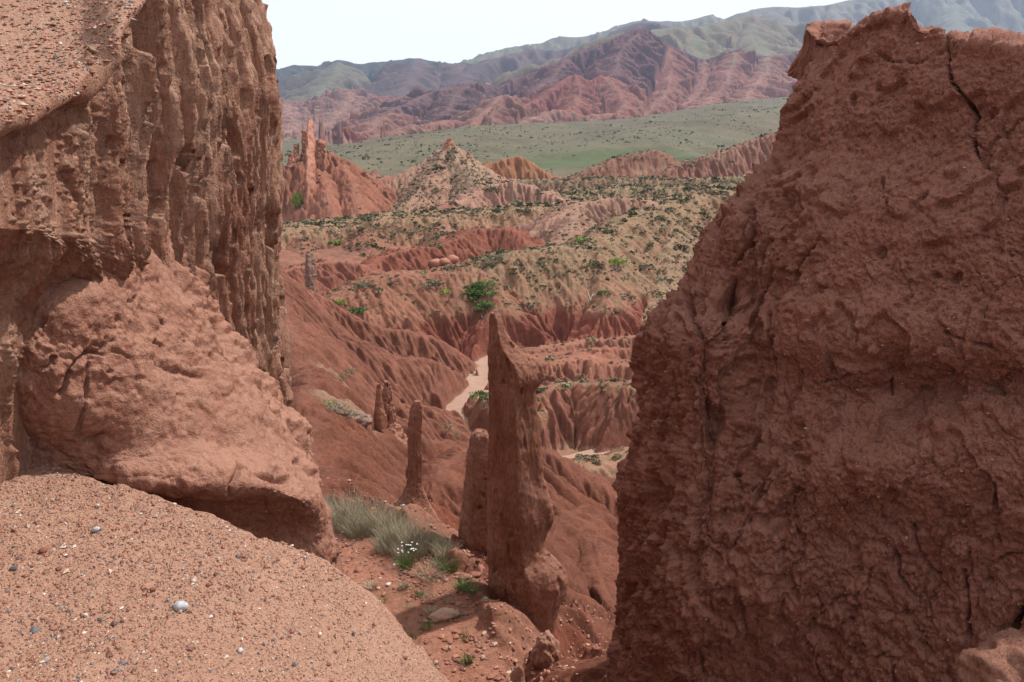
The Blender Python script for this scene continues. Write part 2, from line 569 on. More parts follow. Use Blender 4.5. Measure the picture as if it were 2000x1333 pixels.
# --- 1. gorge just below the viewpoint (8 - 78 m)
G = [
    # ledge with the grass, and the pedestal of the big pinnacle
    ridge([(650, 1035, 13.6), (720, 1100, 12.1), (800, 1190, 10.8), (860, 1290, 9.6), (900, 1420, 8.4), (940, 1600, 7.2)], 0.75, 1.2, 0.6, 0.95, (0.37, 0.19, 0.14)),
    ridge([(905, 1090, 12.6), (1005, 1185, 11.6), (1015, 1260, 11.0), (1010, 1330, 10.3)], 0.75, 1.7, 0.4, 0.22, (0.22, 0.08, 0.052)),
    ridge([(1000, 1400, 8.9), (1060, 1345, 9.2), (1130, 1318, 9.0), (1190, 1300, 8.6), (1300, 1290, 8.2)], 0.8, 1.5, 0.4, 0.25, (0.26, 0.105, 0.072)),
    # bases of the two spires behind
    ridge([(770, 985, 17.2), (808, 985, 17.2), (830, 1000, 17.0), (850, 1040, 16.6)], 1.1, 1.0, 0.35, 0.1, (0.23, 0.084, 0.055)),
    ridge([(650, 1045, 15.6), (760, 1010, 16.8)], 0.7, 0.7, 0.5, 0.1, RED),
    # long flank coming down from the left wall
    ridge([(470, 480, 92), (515, 580, 68), (556, 670, 48), (590, 745, 34), (606, 815, 26), (616, 880, 20), (622, 960, 16)], 1.25, 1.25, 1.2, 0, RED),
    ridge([(600, 790, 27), (660, 838, 29), (700, 845, 31), (738, 838, 33), (758, 826, 34), (790, 858, 35.5), (833, 861, 38), (885, 868, 41), (940, 885, 44)], 0.85, 1.3, 0.7, 0, RED),
    ridge([(590, 680, 56), (680, 745, 65), (730, 785, 70), (772, 786, 73), (844, 790, 78), (884, 804, 82), (920, 846, 85)], 0.95, 1.2, 1.3, 0, RED),
    # right of the pinnacle
    ridge([(880, 930, 37), (960, 895, 38), (1060, 886, 38), (1130, 925, 38), (1180, 955, 37.5), (1220, 992, 36.5), (1300, 1040, 35)], 0.85, 0.85, 0.9, 0, RED),
    ridge([(1030, 1130, 20.5), (1060, 1070, 22), (1105, 1008, 24.5), (1128, 1006, 25.5), (1170, 1028, 26), (1215, 1055, 26), (1300, 1090, 25)], 0.9, 0.9, 0.6, 0, RED),
    ridge([(1118, 1008, 25), (1150, 1060, 23), (1170, 1120, 20.8), (1190, 1190, 18.5)], 0.8, 0.8, 0.5, 0, RED),
    ridge([(960, 1210, 14.5), (1085, 1198, 15), (1130, 1212, 15.6), (1190, 1250, 15.6), (1260, 1300, 15)], 0.9, 0.8, 0.5, 0, RED),
    ridge([(840, 935, 26), (880, 900, 29), (915, 880, 33), (960, 880, 36)], 0.7, 0.9, 0.7, 0, RED),
]
def g_floor(x, y):
    return np.interp(y, [6, 10, 15, 20, 28, 40, 60, 78], [-8.5, -9.8, -12.5, -15.5, -20, -26, -32.5, -34.4]) + 0 * x
def g_extra(X, Y, z, rid, dist):
    s = np.clip(Y / 25, 0.35, 2.0)
    z = z + noise(X, Y, 0, 1.1, 4, 0.55, 3) * 0.11 * s
    z = z - np.clip(Y - 48.5, 0, 9) * 0.5
    return z + noise(X, Y, 0, 7.0, 3, 0.6, 4) * 0.022 * s
def g_col(X, Y, z, rid, dist, sl, z0):
    c = ridge_cols(rid, G, RED)
    n = noise(X, Y, z, 0.35, 4, 0.55, 21)
    c = c * (1 + 0.22 * n)[..., None]
    led = sstep(0.8, 0.2, sl) * (rid == 0)
    c = c * (1 + 0.12 * led)[..., None]
    veg = np.zeros_like(X) - 0.2
    # pale scrubby patches on the left flank
    for (px, py, d, r) in ((668, 742, 43, 2.3), (652, 800, 31, 1.3), (695, 818, 31, 1.3)):
        p = P(px, py, d)
        m = sstep(r, r * 0.4, np.hypot(X - p[0], (Y - p[1]) * 0.6) + 0.8 * noise(X, Y, 0, 0.8, 3, 0.5, 8))
        c = c * (1 - m[..., None]) + np.array((0.34, 0.22, 0.165), np.float32) * m[..., None]
        veg = np.maximum(veg, m * 0.22)
    return c, veg
G_ALL = None
gorge = build_layer("gorge_slopes", M['gorge'], G, g_floor, (500, 1330), (100, 1900), (6.3, 52), 440, 460,
                    [(2.6, 1.2, 2, 0.5, 0.85, 0.45), (0.85, 0.36, 2, 0.5, 0.85, 0.4), (0.42, 0.10, 1, 0.5, 0.8, 0.4)], (9.0, 0.7), g_col, 3, g_extra)

# --- 2. river canyon and scrub hills (74 - 460 m)
H = [G[5], G[6], G[7]] + [
    # spurs on the left bank
    ridge([(420, 470, 100), (520, 530, 99), (600, 574, 103), (660, 606, 105), (740, 640, 108), (800, 646, 110), (850, 662, 111), (905, 694, 112), (934, 714, 113)], 0.9, 1.1, 1.6, 0, RED),
    ridge([(560, 610, 84), (600, 640, 86), (700, 668, 91), (764, 696, 94), (820, 698, 97), (880, 722, 101), (914, 742, 102.5)], 0.85, 1.2, 1.5, 0, RED),
    # bank island right of the river, and the dome behind the pinnacle
    ridge([(967, 772, 88.5), (1005, 778, 87.5), (1040, 800, 85)], 2.0, 2.0, 0.6, 1.5, (0.29, 0.15, 0.10), 0.3, 0.5, 3),
    ridge([(1000, 790, 86), (1060, 762, 88), (1110, 750, 90), (1170, 748, 89), (1235, 752, 87), (1330, 770, 85)], 1.0, 0.5, 2.6, 0.5, RED, 0.0, 0.38, 4),
    ridge([(1150, 905, 70), (1200, 898, 71), (1260, 880, 72), (1330, 880, 72)], 0.8, 0.9, 1.0, 1.0, (0.3, 0.16, 0.11), 0.3, 0.4, 3),
    # low pink terrace
    ridge([(1020, 700, 108), (1070, 706, 106), (1130, 700, 107), (1200, 712, 105), (1300, 720, 104)], 0.6, 0.3, 1.0, 1.0, (0.29, 0.13, 0.09), 0.0, 0.12, 3),
    ridge([(1040, 682, 116), (1100, 674, 118), (1180, 664, 120), (1260, 655, 122), (1400, 650, 124)], 0.5, 0.4, 1.0, 0.4, (0.29, 0.135, 0.095), 0.0, 0.15, 3),
    ridge([(1030, 692, 111), (1090, 690, 113), (1160, 684, 114), (1260, 682, 115)], 0.6, 0.5, 0.7, 0.2, (0.27, 0.115, 0.08), 0.0, 0.1, 2),
    # the big scrubby hill with ribbed foot
    ridge([(560, 640, 118), (640, 590, 120), (700, 560, 124), (764, 536, 130), (830, 530, 134), (872, 526, 136), (940, 508, 140), (992, 492, 142), (1050, 486, 144), (1100, 482, 146), (1152, 476, 150), (1196, 444, 163), (1260, 415, 176), (1336, 392, 190), (1420, 372, 200), (1520, 350, 215)], 0.66, 0.6, 3.0, 1.0, (0.27, 0.125, 0.085), 0.3, 0.55, 22),
    ridge([(940, 512, 139), (960, 560, 130), (985, 600, 124)], 0.75, 0.75, 1.5, 0, (0.26, 0.11, 0.075), 0.35, 0.4, 8),
    ridge([(1160, 476, 150), (1170, 540, 136), (1180, 600, 127)], 0.75, 0.75, 1.5, 0, (0.27, 0.13, 0.09), 0.35, 0.4, 8),
    ridge([(1300, 404, 184), (1310, 480, 160), (1290, 560, 142), (1270, 620, 130)], 0.65, 0.65, 2.0, 0, (0.31, 0.19, 0.135), 0.45, 0.5, 12),
    ridge([(1420, 372, 200), (1440, 480, 165), (1400, 600, 135)], 0.65, 0.65, 2.0, 0, (0.31, 0.19, 0.135), 0.45, 0.5, 12),
    # red domes behind it
    ridge([(560, 530, 128), (620, 516, 136), (665, 512, 140), (710, 520, 143), (750, 535, 142)], 0.6, 0.6, 2.5, 0, (0.27, 0.11, 0.08), 0, 0.15, 6),
    ridge([(720, 528, 146), (760, 500, 153), (800, 488, 158), (850, 482, 163), (900, 464, 170), (925, 450, 176), (965, 447, 178), (1000, 450, 177), (1030, 470, 172), (1060, 490, 166)], 0.7, 0.6, 2.5, 0, (0.245, 0.09, 0.062), 0, 0.1, 4),
    # grassy bench
    ridge([(440, 462, 196), (550, 447, 204), (640, 438, 210), (760, 424, 216), (900, 415, 222), (1000, 408, 226), (1100, 400, 230), (1200, 396, 232), (1300, 392, 236), (1420, 385, 240)], 0.85, 0.1, 1.5, 7.0, (0.33, 0.185, 0.12), 0.45, 0.48, 10),
    ridge([(700, 428, 214), (720, 470, 190), (730, 510, 172)], 0.7, 0.7, 1.5, 0, (0.27, 0.12, 0.085), 0.4, 0.3, 8),
    ridge([(870, 418, 220), (860, 460, 196), (850, 490, 178)], 0.7, 0.7, 1.5, 0, (0.27, 0.12, 0.085), 0.4, 0.3, 8),
    ridge([(580, 445, 205), (590, 480, 188), (600, 520, 165)], 0.7, 0.7, 1.5, 0, (0.27, 0.12, 0.085), 0.4, 0.3, 8),
    # pale mound on the bench, right
    ridge([(1090, 425, 206), (1140, 398, 214), (1200, 388, 220), (1250, 390, 222), (1290, 408, 216)], 0.75, 0.5, 3.5, 0, (0.34, 0.2, 0.155), 0.05, 0.1, 5),
    ridge([(1120, 410, 212), (1110, 450, 186), (1090, 480, 168)], 0.7, 0.7, 2.0, 0, (0.32, 0.19, 0.145), 0.1, 0.1, 5),
    # pale ribbed mound
    ridge([(880, 402, 262), (930, 378, 280), (975, 360, 290), (1005, 356, 292), (1040, 366, 290), (1080, 382, 285), (1120, 394, 280), (1170, 402, 275)], 0.75, 0.6, 2.0, 0, (0.35, 0.2, 0.155), 0.05, 0.15, 5),
    # castle spur
    ridge([(540, 330, 292), (590, 318, 296), (640, 300, 300), (670, 312, 302), (700, 326, 305), (728, 350, 305), (745, 368, 300)], 0.85, 0.8, 1.5, 0, (0.27, 0.115, 0.078), 0.0, 0.1, 3),
    ridge([(664, 316, 300), (690, 370, 270), (710, 420, 245)], 0.8, 0.8, 1.0, 0, (0.28, 0.12, 0.082), 0.0, 0.05, 3),
    ridge([(620, 330, 292), (640, 380, 265), (660, 430, 240)], 0.8, 0.8, 1.0, 0, (0.28, 0.12, 0.082), 0.0, 0.05, 3),
    ridge([(720, 350, 318), (765, 345, 330), (800, 336, 340), (840, 330, 345)], 0.8, 0.8, 1.0, 0, (0.27, 0.12, 0.082), 0.0, 0.05, 3),
    # cone hill with the tip
    ridge([(740, 372, 318), (790, 340, 330), (830, 318, 338), (858, 298, 341), (876, 282, 342), (893, 290, 342), (930, 312, 345), (985, 348, 345), (1040, 372, 340), (1085, 388, 330)], 0.72, 0.7, 1.2, 0, (0.35, 0.19, 0.145), 0.12, 0.12, 6),
    ridge([(878, 286, 341), (905, 320, 322), (920, 350, 306), (930, 380, 292)], 0.62, 0.62, 1.5, 0, (0.36, 0.235, 0.175), 0.4, 0.4, 8),
    ridge([(870, 292, 340), (850, 335, 315), (810, 380, 288), (780, 400, 272)], 0.62, 0.62, 1.5, 0, (0.34, 0.2, 0.15), 0.32, 0.3, 8),
    ridge([(880, 400, 262), (800, 415, 245), (730, 425, 235)], 0.5, 0.5, 1.5, 0, (0.28, 0.125, 0.09), 0.1, 0.2, 8),
    # orange hill and the brown hills right
    ridge([(930, 322, 400), (965, 318, 404), (1000, 308, 410), (1018, 306, 411), (1040, 322, 410), (1080, 350, 405)], 0.75, 0.7, 1.5, 0, ORANGE, 0.0, 0.0, 3),
    ridge([(1120, 345, 425), (1180, 318, 438), (1220, 303, 446), (1262, 296, 450), (1290, 294, 450), (1320, 312, 446), (1360, 335, 440)], 0.6, 0.5, 2.0, 0, (0.25, 0.12, 0.085), 0.3, 0.35, 5),
    ridge([(1260, 358, 385), (1320, 325, 400), (1400, 300, 412), (1450, 283, 420), (1500, 264, 428), (1600, 240, 440)], 0.65, 0.5, 2.0, 0, (0.27, 0.13, 0.095), 0.15, 0.3, 5),
    # dark banks between
    ridge([(1020, 352, 375), (1100, 352, 370), (1200, 350, 366), (1330, 352, 360), (1480, 345, 350), (1600, 340, 345)], 0.7, 0.08, 1.5, 4.0, (0.24, 0.13, 0.09), 0.5, 0.7, 8),
    ridge([(1110, 382, 300), (1200, 368, 312), (1300, 366, 314), (1400, 362, 312), (1500, 355, 310), (1650, 350, 308)], 0.4, 0.1, 1.5, 4.0, (0.26, 0.15, 0.105), 0.6, 0.8, 10),
]
def h_floor(x, y):
    return np.interp(y, [45, 76, 96, 118, 134, 152, 172, 200, 250, 330, 420, 480], [-30, -34.2, -34.3, -34.2, -33, -28.5, -27.5, -29, -30, -29, -28, -27]) + 0 * x
RIVER = [(1040, 690), (985, 694), (950, 704), (946, 735), (920, 768), (893, 792), (895, 820), (930, 866), (1020, 912), (1110, 908), (1180, 892), (1260, 874), (1400, 860)]
def h_extra(X, Y, z, rid, dist):
    z = h_extra0(X, Y, z, rid, dist) - np.clip(48.0 - Y, 0, 3) * 0.9
    C = catmull_w(len(RIVER), 70) @ np.array([on_plane(px, py, -33.9)[:2] for px, py in RIVER])
    d = np.full(X.shape, 1e9)
    m = (Y > 74) & (Y < 128)
    dd = np.full(int(m.sum()), 1e9)
    for a, b in zip(C[:-1], C[1:]):
        ab = b - a
        t = np.clip(((X[m] - a[0]) * ab[0] + (Y[m] - a[1]) * ab[1]) / (ab @ ab), 0, 1)
        dd = np.minimum(dd, np.hypot(X[m] - a[0] - t * ab[0], Y[m] - a[1] - t * ab[1]))
    d[m] = dd
    w = 0.85 + 0.7 * noise(X, Y, 0, 0.3, 2, 0.5, 35)
    q = np.maximum(0, d - w)
    return np.minimum(z, -34.3 + q * (2.3 + 1.6 * noise(X, Y, 0, 0.35, 3, 0.6, 36)) + 0.9 * sstep(0, 2.0, q) * noise(X, Y, 0, 0.9, 3, 0.6, 39, 1))
def h_extra0(X, Y, z, rid, dist):
    s = np.clip(Y / 130, 0.5, 3.0)
    z = z + noise(X, Y, 0, 0.16, 4, 0.55, 33) * 0.7 * s * sstep(0, 3, dist) * sstep(-34.0, -33.0, z)
    # pockmarked scrub ground: little scarps and hummocks
    hum = noise(X, Y, 0, 0.55, 3, 0.6, 37)
    veg = ridge_vals(rid, H, 'veg', 0)
    hum = hum + 0.6 * noise(X, Y, 0, 1.3, 2, 0.6, 38)
    return z + hum * (0.10 + 1.0 * veg) * s * 0.9 * sstep(-34.0, -33.0, z)
def h_col(X, Y, z, rid, dist, sl, z0):
    c = ridge_cols(rid, H, (0.27, 0.125, 0.088))
    n = noise(X, Y, z, 0.06, 4, 0.55, 41)
    n2 = noise(X * 0.4, Y * 0.4, z * 2.0, 0.5, 3, 0.55, 43)
    c = c * (1 + 0.18 * n + 0.14 * n2)[..., None]
    m = sstep(0.15, 0.45, noise(X, Y, 0, 0.035, 3, 0.5, 51))[..., None] * 0.4 * sstep(150, 230, Y)[..., None]
    c = c * (1 - m) + np.array((0.37, 0.25, 0.18), np.float32) * m
    veg = ridge_vals(rid, H, 'veg', 0.0); vt = ridge_vals(rid, H, 'vtop', 0.0); vw = ridge_vals(rid, H, 'vw', 5.0)
    v = vt * sstep(vw, vw * 0.3, dist) + veg * sstep(vw * 2.6, vw * 0.7, dist) * (1 - sstep(vw, vw * 0.3, dist))
    v = v * sstep(2.4, 0.9, sl) + 0.06 * n
    # the ribbed foot of the big hill stays bare
    bare = ((rid >= 11) & (rid <= 13)) * sstep(-28.5, -30.0, z)
    v = v * (1 - bare)
    left = (rid == 11) * sstep(-3, -14, X)
    v = v * (1 - 0.6 * left)
    c = c * (1 - bare[..., None]) + np.array((0.235, 0.08, 0.056), np.float32) * bare[..., None] * (1 + 0.2 * n)[..., None]
    pale = (sstep(0.25, 0.6, v) * 0.5)[..., None]
    c = c * (1 - pale) + np.array((0.33, 0.20, 0.14), np.float32) * pale
    flat = (z < -33.7) & (Y < 135)
    c[flat] = (0.31, 0.165, 0.115)
    v[flat] = -0.3
    return c, v
def h_mod(X, Y, z, rid):
    vg = ridge_vals(rid, H, 'veg', 0.0)
    return 1 - 0.72 * (vg > 0.25) * np.where((rid >= 11) & (rid <= 13), sstep(-30.5, -28.0, z), 1.0)
hills = build_layer("canyon_hills", M['hills'], H, h_floor, (520, 1540), (100, 1900), (45, 470), 640, 760,
                    [(10.0, lambda Y: 3.4 * sstep(85, 130, Y), 2, 0.5, 0.7, 0.5), (4.2, lambda Y: 1.9 * (0.75 + 0.75 * sstep(170, 280, Y)), 2, 0.5, 0.85, 0.45), (1.7, 1.25, 2, 0.5, 0.85, 0.4)], (26.0, 2.4), h_col, 11, h_extra, 1.5, h_mod)

# --- dry river bed, a silt strip along the canyon floor
def strip(name, mat, pts, z, width):
    C = np.array([on_plane(px, py, z) for px, py in pts])
    D = catmull_w(len(C), 90) @ C
    t = np.gradient(D, axis=0); nrm = np.stack([t[:, 1], -t[:, 0]], 1); nrm /= np.linalg.norm(nrm, axis=1)[:, None]
    us = np.linspace(-1, 1, 15)
    V = np.zeros((90, 15, 3))
    for i, u in enumerate(us):
        V[:, i, :2] = D[:, :2] + nrm * u * width / 2
        V[:, i, 2] = z + 0.12 * (1 - u * u) * -0.5
    V[..., 2] += noise(V[..., 0], V[..., 1], 0, 0.7, 3, 0.5, 5) * 0.05
    o = make_mesh(name, V, grid_faces(90, 15), mat)
    return tag(o, kind='structure')
strip("dry_river_bed", M['river'], RIVER, -33.85, 4.6)

# --- 3. green plateau (400 - 1700 m)
PL = [
    ridge([(560, 345, 560), (640, 318, 640), (720, 292, 760), (800, 272, 880), (880, 258, 1000), (960, 246, 1100), (1080, 238, 1180), (1200, 234, 1220), (1300, 224, 1280), (1380, 210, 1350), (1460, 198, 1420), (1540, 190, 1480), (1700, 180, 1550)], 0.055, 0.12, 30, 10, TAN, 0.7, 0.7, 60),
    ridge([(1250, 262, 850), (1350, 240, 980), (1450, 222, 1080), (1560, 205, 1150)], 0.09, 0.10, 25, 8, TAN, 0.6, 0.6, 60),
    ridge([(820, 300, 700), (900, 285, 800), (1000, 272, 900)], 0.10, 0.10, 20, 8, TAN, 0.7, 0.6, 60),
]
def p_floor(x, y):
    return np.interp(y, [380, 470, 700, 1000, 1400, 2000], [-34, -27, -25, -24, -22, -22]) + np.clip(x - 60, 0, 400) * 0.03
def p_col(X, Y, z, rid, dist, sl, z0):
    n = noise(X, Y, 0, 0.006, 4, 0.55, 61)
    c = np.zeros(X.shape + (3,), np.float32) + np.array((0.20, 0.155, 0.10), np.float32)
    c = c * (1 + 0.25 * n)[..., None]
    # bright meadow
    p = P(1190, 302, 640)
    mead = 0.8 * sstep(1.15, 0.5, np.hypot((X - p[0]) / 115, (Y - p[1]) / 130) + 0.4 * n)
    c = c * (1 - mead[..., None]) + np.array((0.095, 0.128, 0.05), np.float32) * mead[..., None]
    n2 = noise(X * 0.5, Y * 1.6, 0, 0.02, 4, 0.6, 67)
    c = c * (1 + 0.3 * n2)[..., None]
    veg = 0.40 + 0.55 * n + 0.35 * n2 - 0.9 * mead
    return c, veg
def p_extra(X, Y, z, rid, dist):
    return z + noise(X, Y, 0, 0.012, 4, 0.5, 63) * 2.2 + noise(X, Y, 0, 0.12, 2, 0.5, 65) * 0.25
plateau = build_layer("green_plateau", M['plateau'], PL, p_floor, (520, 1560), (300, 1900), (380, 1800), 280, 150,
                      [(70, 2.5, 2, 0.5, 0.2, 0.06)], (200.0, 20), p_col, 23, p_extra)

# --- 4. red badland mountains (1100 - 3000 m)
MR = [
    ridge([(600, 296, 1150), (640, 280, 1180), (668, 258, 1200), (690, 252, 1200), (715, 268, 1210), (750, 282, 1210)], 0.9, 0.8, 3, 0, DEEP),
    ridge([(700, 290, 1150), (760, 262, 1220), (800, 250, 1260), (816, 246, 1270), (850, 262, 1270), (905, 262, 1260)], 0.7, 0.7, 3, 0, (0.30, 0.16, 0.12)),
    ridge([(760, 258, 1360), (830, 246, 1400), (880, 236, 1440), (900, 236, 1450), (925, 240, 1450), (970, 250, 1420)], 0.8, 0.8, 3, 0, (0.27, 0.12, 0.085)),
    ridge([(880, 262, 1330), (930, 238, 1420), (960, 212, 1500), (985, 190, 1560), (1010, 202, 1580), (1050, 222, 1580), (1100, 245, 1540)], 0.7, 0.7, 4, 0, (0.29, 0.14, 0.10)),
    ridge([(985, 192, 1560), (970, 225, 1440), (960, 250, 1330)], 0.7, 0.7, 4, 0, RED),
    ridge([(1010, 215, 1650), (1050, 195, 1700), (1085, 170, 1760), (1130, 150, 1820), (1155, 162, 1830), (1190, 150, 1850), (1230, 165, 1860), (1260, 190, 1840)], 0.75, 0.7, 5, 0, (0.24, 0.075, 0.055)),
    ridge([(1130, 152, 1820), (1120, 190, 1650), (1110, 225, 1500)], 0.7, 0.7, 5, 0, (0.24, 0.08, 0.055)),
    ridge([(1195, 150, 1850), (1215, 195, 1650), (1200, 230, 1460)], 0.7, 0.7, 5, 0, (0.26, 0.10, 0.07)),
    # main red crest
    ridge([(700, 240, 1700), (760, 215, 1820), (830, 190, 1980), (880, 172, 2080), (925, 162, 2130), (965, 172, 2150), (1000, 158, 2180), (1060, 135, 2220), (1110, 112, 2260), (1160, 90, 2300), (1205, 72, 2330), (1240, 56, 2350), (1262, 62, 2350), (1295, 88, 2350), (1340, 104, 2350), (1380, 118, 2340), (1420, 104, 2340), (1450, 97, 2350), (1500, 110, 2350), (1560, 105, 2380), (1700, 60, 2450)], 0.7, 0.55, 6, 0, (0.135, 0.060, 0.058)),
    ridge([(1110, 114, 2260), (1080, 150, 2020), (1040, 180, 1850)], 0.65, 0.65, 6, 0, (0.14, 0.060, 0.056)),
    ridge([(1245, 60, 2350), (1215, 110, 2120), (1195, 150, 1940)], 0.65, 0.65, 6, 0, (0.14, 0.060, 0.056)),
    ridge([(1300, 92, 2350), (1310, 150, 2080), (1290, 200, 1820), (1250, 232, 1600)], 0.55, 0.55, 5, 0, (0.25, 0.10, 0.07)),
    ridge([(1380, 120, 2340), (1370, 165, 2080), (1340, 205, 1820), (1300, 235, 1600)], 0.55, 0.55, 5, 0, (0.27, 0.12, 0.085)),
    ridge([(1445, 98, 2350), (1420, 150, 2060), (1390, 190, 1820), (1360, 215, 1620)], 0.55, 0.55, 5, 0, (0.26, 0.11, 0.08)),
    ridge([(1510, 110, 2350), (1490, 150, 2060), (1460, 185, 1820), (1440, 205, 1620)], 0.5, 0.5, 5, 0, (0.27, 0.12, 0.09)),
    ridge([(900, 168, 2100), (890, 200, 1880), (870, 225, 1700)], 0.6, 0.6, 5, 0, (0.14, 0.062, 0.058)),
    ridge([(1040, 236, 1440), (1090, 216, 1520), (1140, 226, 1500), (1200, 222, 1500)], 0.6, 0.6, 3, 0, (0.31, 0.16, 0.12)),
    # valley left
    ridge([(500, 215, 2350), (560, 200, 2400), (620, 196, 2440), (660, 190, 2470), (690, 176, 2500), (712, 186, 2500), (740, 200, 2450)], 0.55, 0.3, 6, 0, (0.25, 0.11, 0.085)),
    ridge([(690, 178, 2500), (680, 205, 2250), (650, 232, 1950), (600, 262, 1600)], 0.4, 0.4, 5, 0, (0.29, 0.15, 0.115)),
    ridge([(560, 202, 2400), (570, 232, 2000), (560, 262, 1650)], 0.4, 0.4, 5, 0, (0.29, 0.15, 0.115)),
    ridge([(760, 215, 1840), (740, 240, 1640), (700, 262, 1450)], 0.5, 0.5, 4, 0, (0.25, 0.11, 0.08)),
]
def m_floor(x, y):
    return np.interp(y, [1000, 1400, 2000, 3000], [-30, -26, -14, 0]) + np.clip(x, 0, 900) * 0.09
def m_extra(X, Y, z, rid, dist):
    z = z + noise(X, Y, 0, 0.008, 4, 0.55, 73) * 14 * sstep(5, 60, dist)
    return z + noise(X, Y, 0, 0.05, 3, 0.6, 75) * 2.6
def m_col(X, Y, z, rid, dist, sl, z0):
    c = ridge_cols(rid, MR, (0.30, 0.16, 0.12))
    n = noise(X, Y, z, 0.004, 4, 0.55, 81)
    st = noise(X * 0.15, Y * 0.15, z, 0.06, 3, 0.5, 83)
    c = c * (1 + 0.2 * n + 0.2 * st)[..., None]
    gentle = sstep(0.75, 0.4, sl) * (0.35 + 0.65 * sstep(15, 70, dist)) * (0.4 + 0.6 * sstep(130, 40, z))
    low = sstep(0.05, 0.5, 0.5 + n) * sstep(90, 10, z)
    cr = (gentle * 0.75)[..., None]
    c = c * (1 - cr) + np.array((0.34, 0.235, 0.165), np.float32) * cr
    veg = gentle * (0.28 + 0.3 * n + 0.12 * low) + 0.05 * n
    # green back slopes to the right of the main crest
    right = sstep(0.16, 0.30, X / Y + 0.02 * n) * sstep(60, 160, z)
    veg = np.maximum(veg, right * sstep(0.9, 0.45, sl) * 0.6)
    return c, veg
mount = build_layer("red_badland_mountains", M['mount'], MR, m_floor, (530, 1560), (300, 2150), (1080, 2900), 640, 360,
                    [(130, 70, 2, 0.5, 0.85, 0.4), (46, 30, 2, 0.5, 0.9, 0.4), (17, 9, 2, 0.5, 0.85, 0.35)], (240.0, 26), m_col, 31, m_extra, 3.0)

# --- 5. far ranges (2600 - 7500 m)
FR = [
    # green grassy mountains in the middle right
    ridge([(1240, 66, 2700), (1290, 60, 2850), (1340, 54, 3000), (1400, 44, 3150), (1455, 30, 3250), (1500, 42, 3300), (1560, 52, 3300), (1640, 40, 3350)], 0.5, 0.4, 20, 0, (0.22, 0.17, 0.11), 0.6, 0.6, 100),
    ridge([(1455, 32, 3250), (1480, 80, 2900), (1500, 120, 2620)], 0.4, 0.4, 20, 0, (0.22, 0.17, 0.11), 0.6, 0.6, 100),
    ridge([(1345, 56, 3000), (1350, 90, 2750), (1380, 116, 2560)], 0.4, 0.4, 20, 0, (0.22, 0.17, 0.11), 0.6, 0.6, 100),
    # dark left skyline
    ridge([(420, 150, 3500), (540, 136, 3550), (580, 128, 3600), (625, 130, 3600), (658, 118, 3620), (690, 125, 3640), (730, 122, 3660), (780, 118, 3680), (812, 114, 3700), (845, 120, 3700), (875, 125, 3700), (905, 122, 3700), (945, 132, 3650), (985, 140, 3600), (1050, 150, 3500)], 0.55, 0.5, 15, 0, (0.085, 0.085, 0.08), 0.3, 0.45, 60),
    ridge([(658, 120, 3620), (640, 160, 3150), (620, 190, 2750)], 0.42, 0.42, 15, 0, (0.15, 0.12, 0.085), 0.5, 0.5, 60),
    ridge([(812, 116, 3700), (800, 150, 3200), (770, 185, 2750)], 0.42, 0.42, 15, 0, (0.12, 0.075, 0.07), 0.15, 0.2, 60),
    ridge([(890, 124, 3700), (900, 150, 3250), (880, 180, 2800)], 0.42, 0.42, 15, 0, (0.13, 0.075, 0.07), 0.15, 0.2, 60),
    # blue-red ridge right behind the main red crest
    ridge([(900, 150, 3300), (950, 120, 3500), (1000, 104, 3600), (1040, 96, 3650), (1080, 100, 3650), (1120, 92, 3650), (1165, 78, 3650), (1200, 62, 3650), (1250, 46, 3700), (1300, 52, 3700), (1350, 58, 3700)], 0.6, 0.5, 15, 0, (0.13, 0.085, 0.08), 0.2, 0.3, 60),
    # far green skyline
    ridge([(880, 130, 4600), (925, 116, 4700), (985, 94, 4800), (1030, 88, 4850), (1060, 84, 4850), (1085, 74, 4900), (1110, 72, 4900), (1145, 70, 4900), (1190, 56, 4950), (1225, 44, 5000), (1255, 40, 5000), (1300, 42, 5000), (1345, 40, 5000), (1390, 30, 5000), (1410, 38, 5000), (1450, 26, 5000), (1500, 14, 5000), (1560, 16, 5000), (1620, 10, 5050), (1660, 2, 5100), (1720, -10, 5200), (1850, -30, 5300), (2100, -60, 5400)], 0.5, 0.4, 25, 0, (0.22, 0.19, 0.13), 0.65, 0.65, 150),
    ridge([(1500, 18, 5000), (1540, 60, 4400), (1560, 100, 3900)], 0.42, 0.42, 25, 0, (0.19, 0.15, 0.11), 0.5, 0.5, 150),
    ridge([(1620, 14, 5050), (1650, 60, 4400), (1640, 110, 3800)], 0.42, 0.42, 25, 0, (0.2, 0.16, 0.11), 0.5, 0.5, 150),
    ridge([(1860, -20, 5300), (1880, 60, 4500), (1900, 130, 3900)], 0.42, 0.42, 25, 0, (0.2, 0.18, 0.12), 0.6, 0.6, 150),
    ridge([(2050, -50, 5300), (2060, 60, 4400), (2060, 130, 3900)], 0.42, 0.42, 25, 0, (0.2, 0.18, 0.12), 0.6, 0.6, 150),
    ridge([(1250, 44, 5000), (1270, 80, 4200)], 0.42, 0.42, 25, 0, (0.19, 0.17, 0.11), 0.6, 0.6, 150),
]
def f_floor(x, y):
    return np.interp(y, [2500, 3500, 5000, 8000], [-12, 60, 120, 200]) + np.clip(x, -400, 3000) * 0.06
def f_extra(X, Y, z, rid, dist):
    return z + noise(X, Y, 0, 0.004, 5, 0.55, 93) * 22 * sstep(10, 120, dist)
def f_col(X, Y, z, rid, dist, sl, z0):
    c = ridge_cols(rid, FR, (0.2, 0.13, 0.1))
    n = noise(X, Y, z, 0.002, 4, 0.55, 95)
    c = c * (1 + 0.25 * n)[..., None]
    veg = ridge_vals(rid, FR, 'veg', 0.4) + 0.35 * n - 0.35 * sstep(0.5, 0.9, sl)
    return c, veg
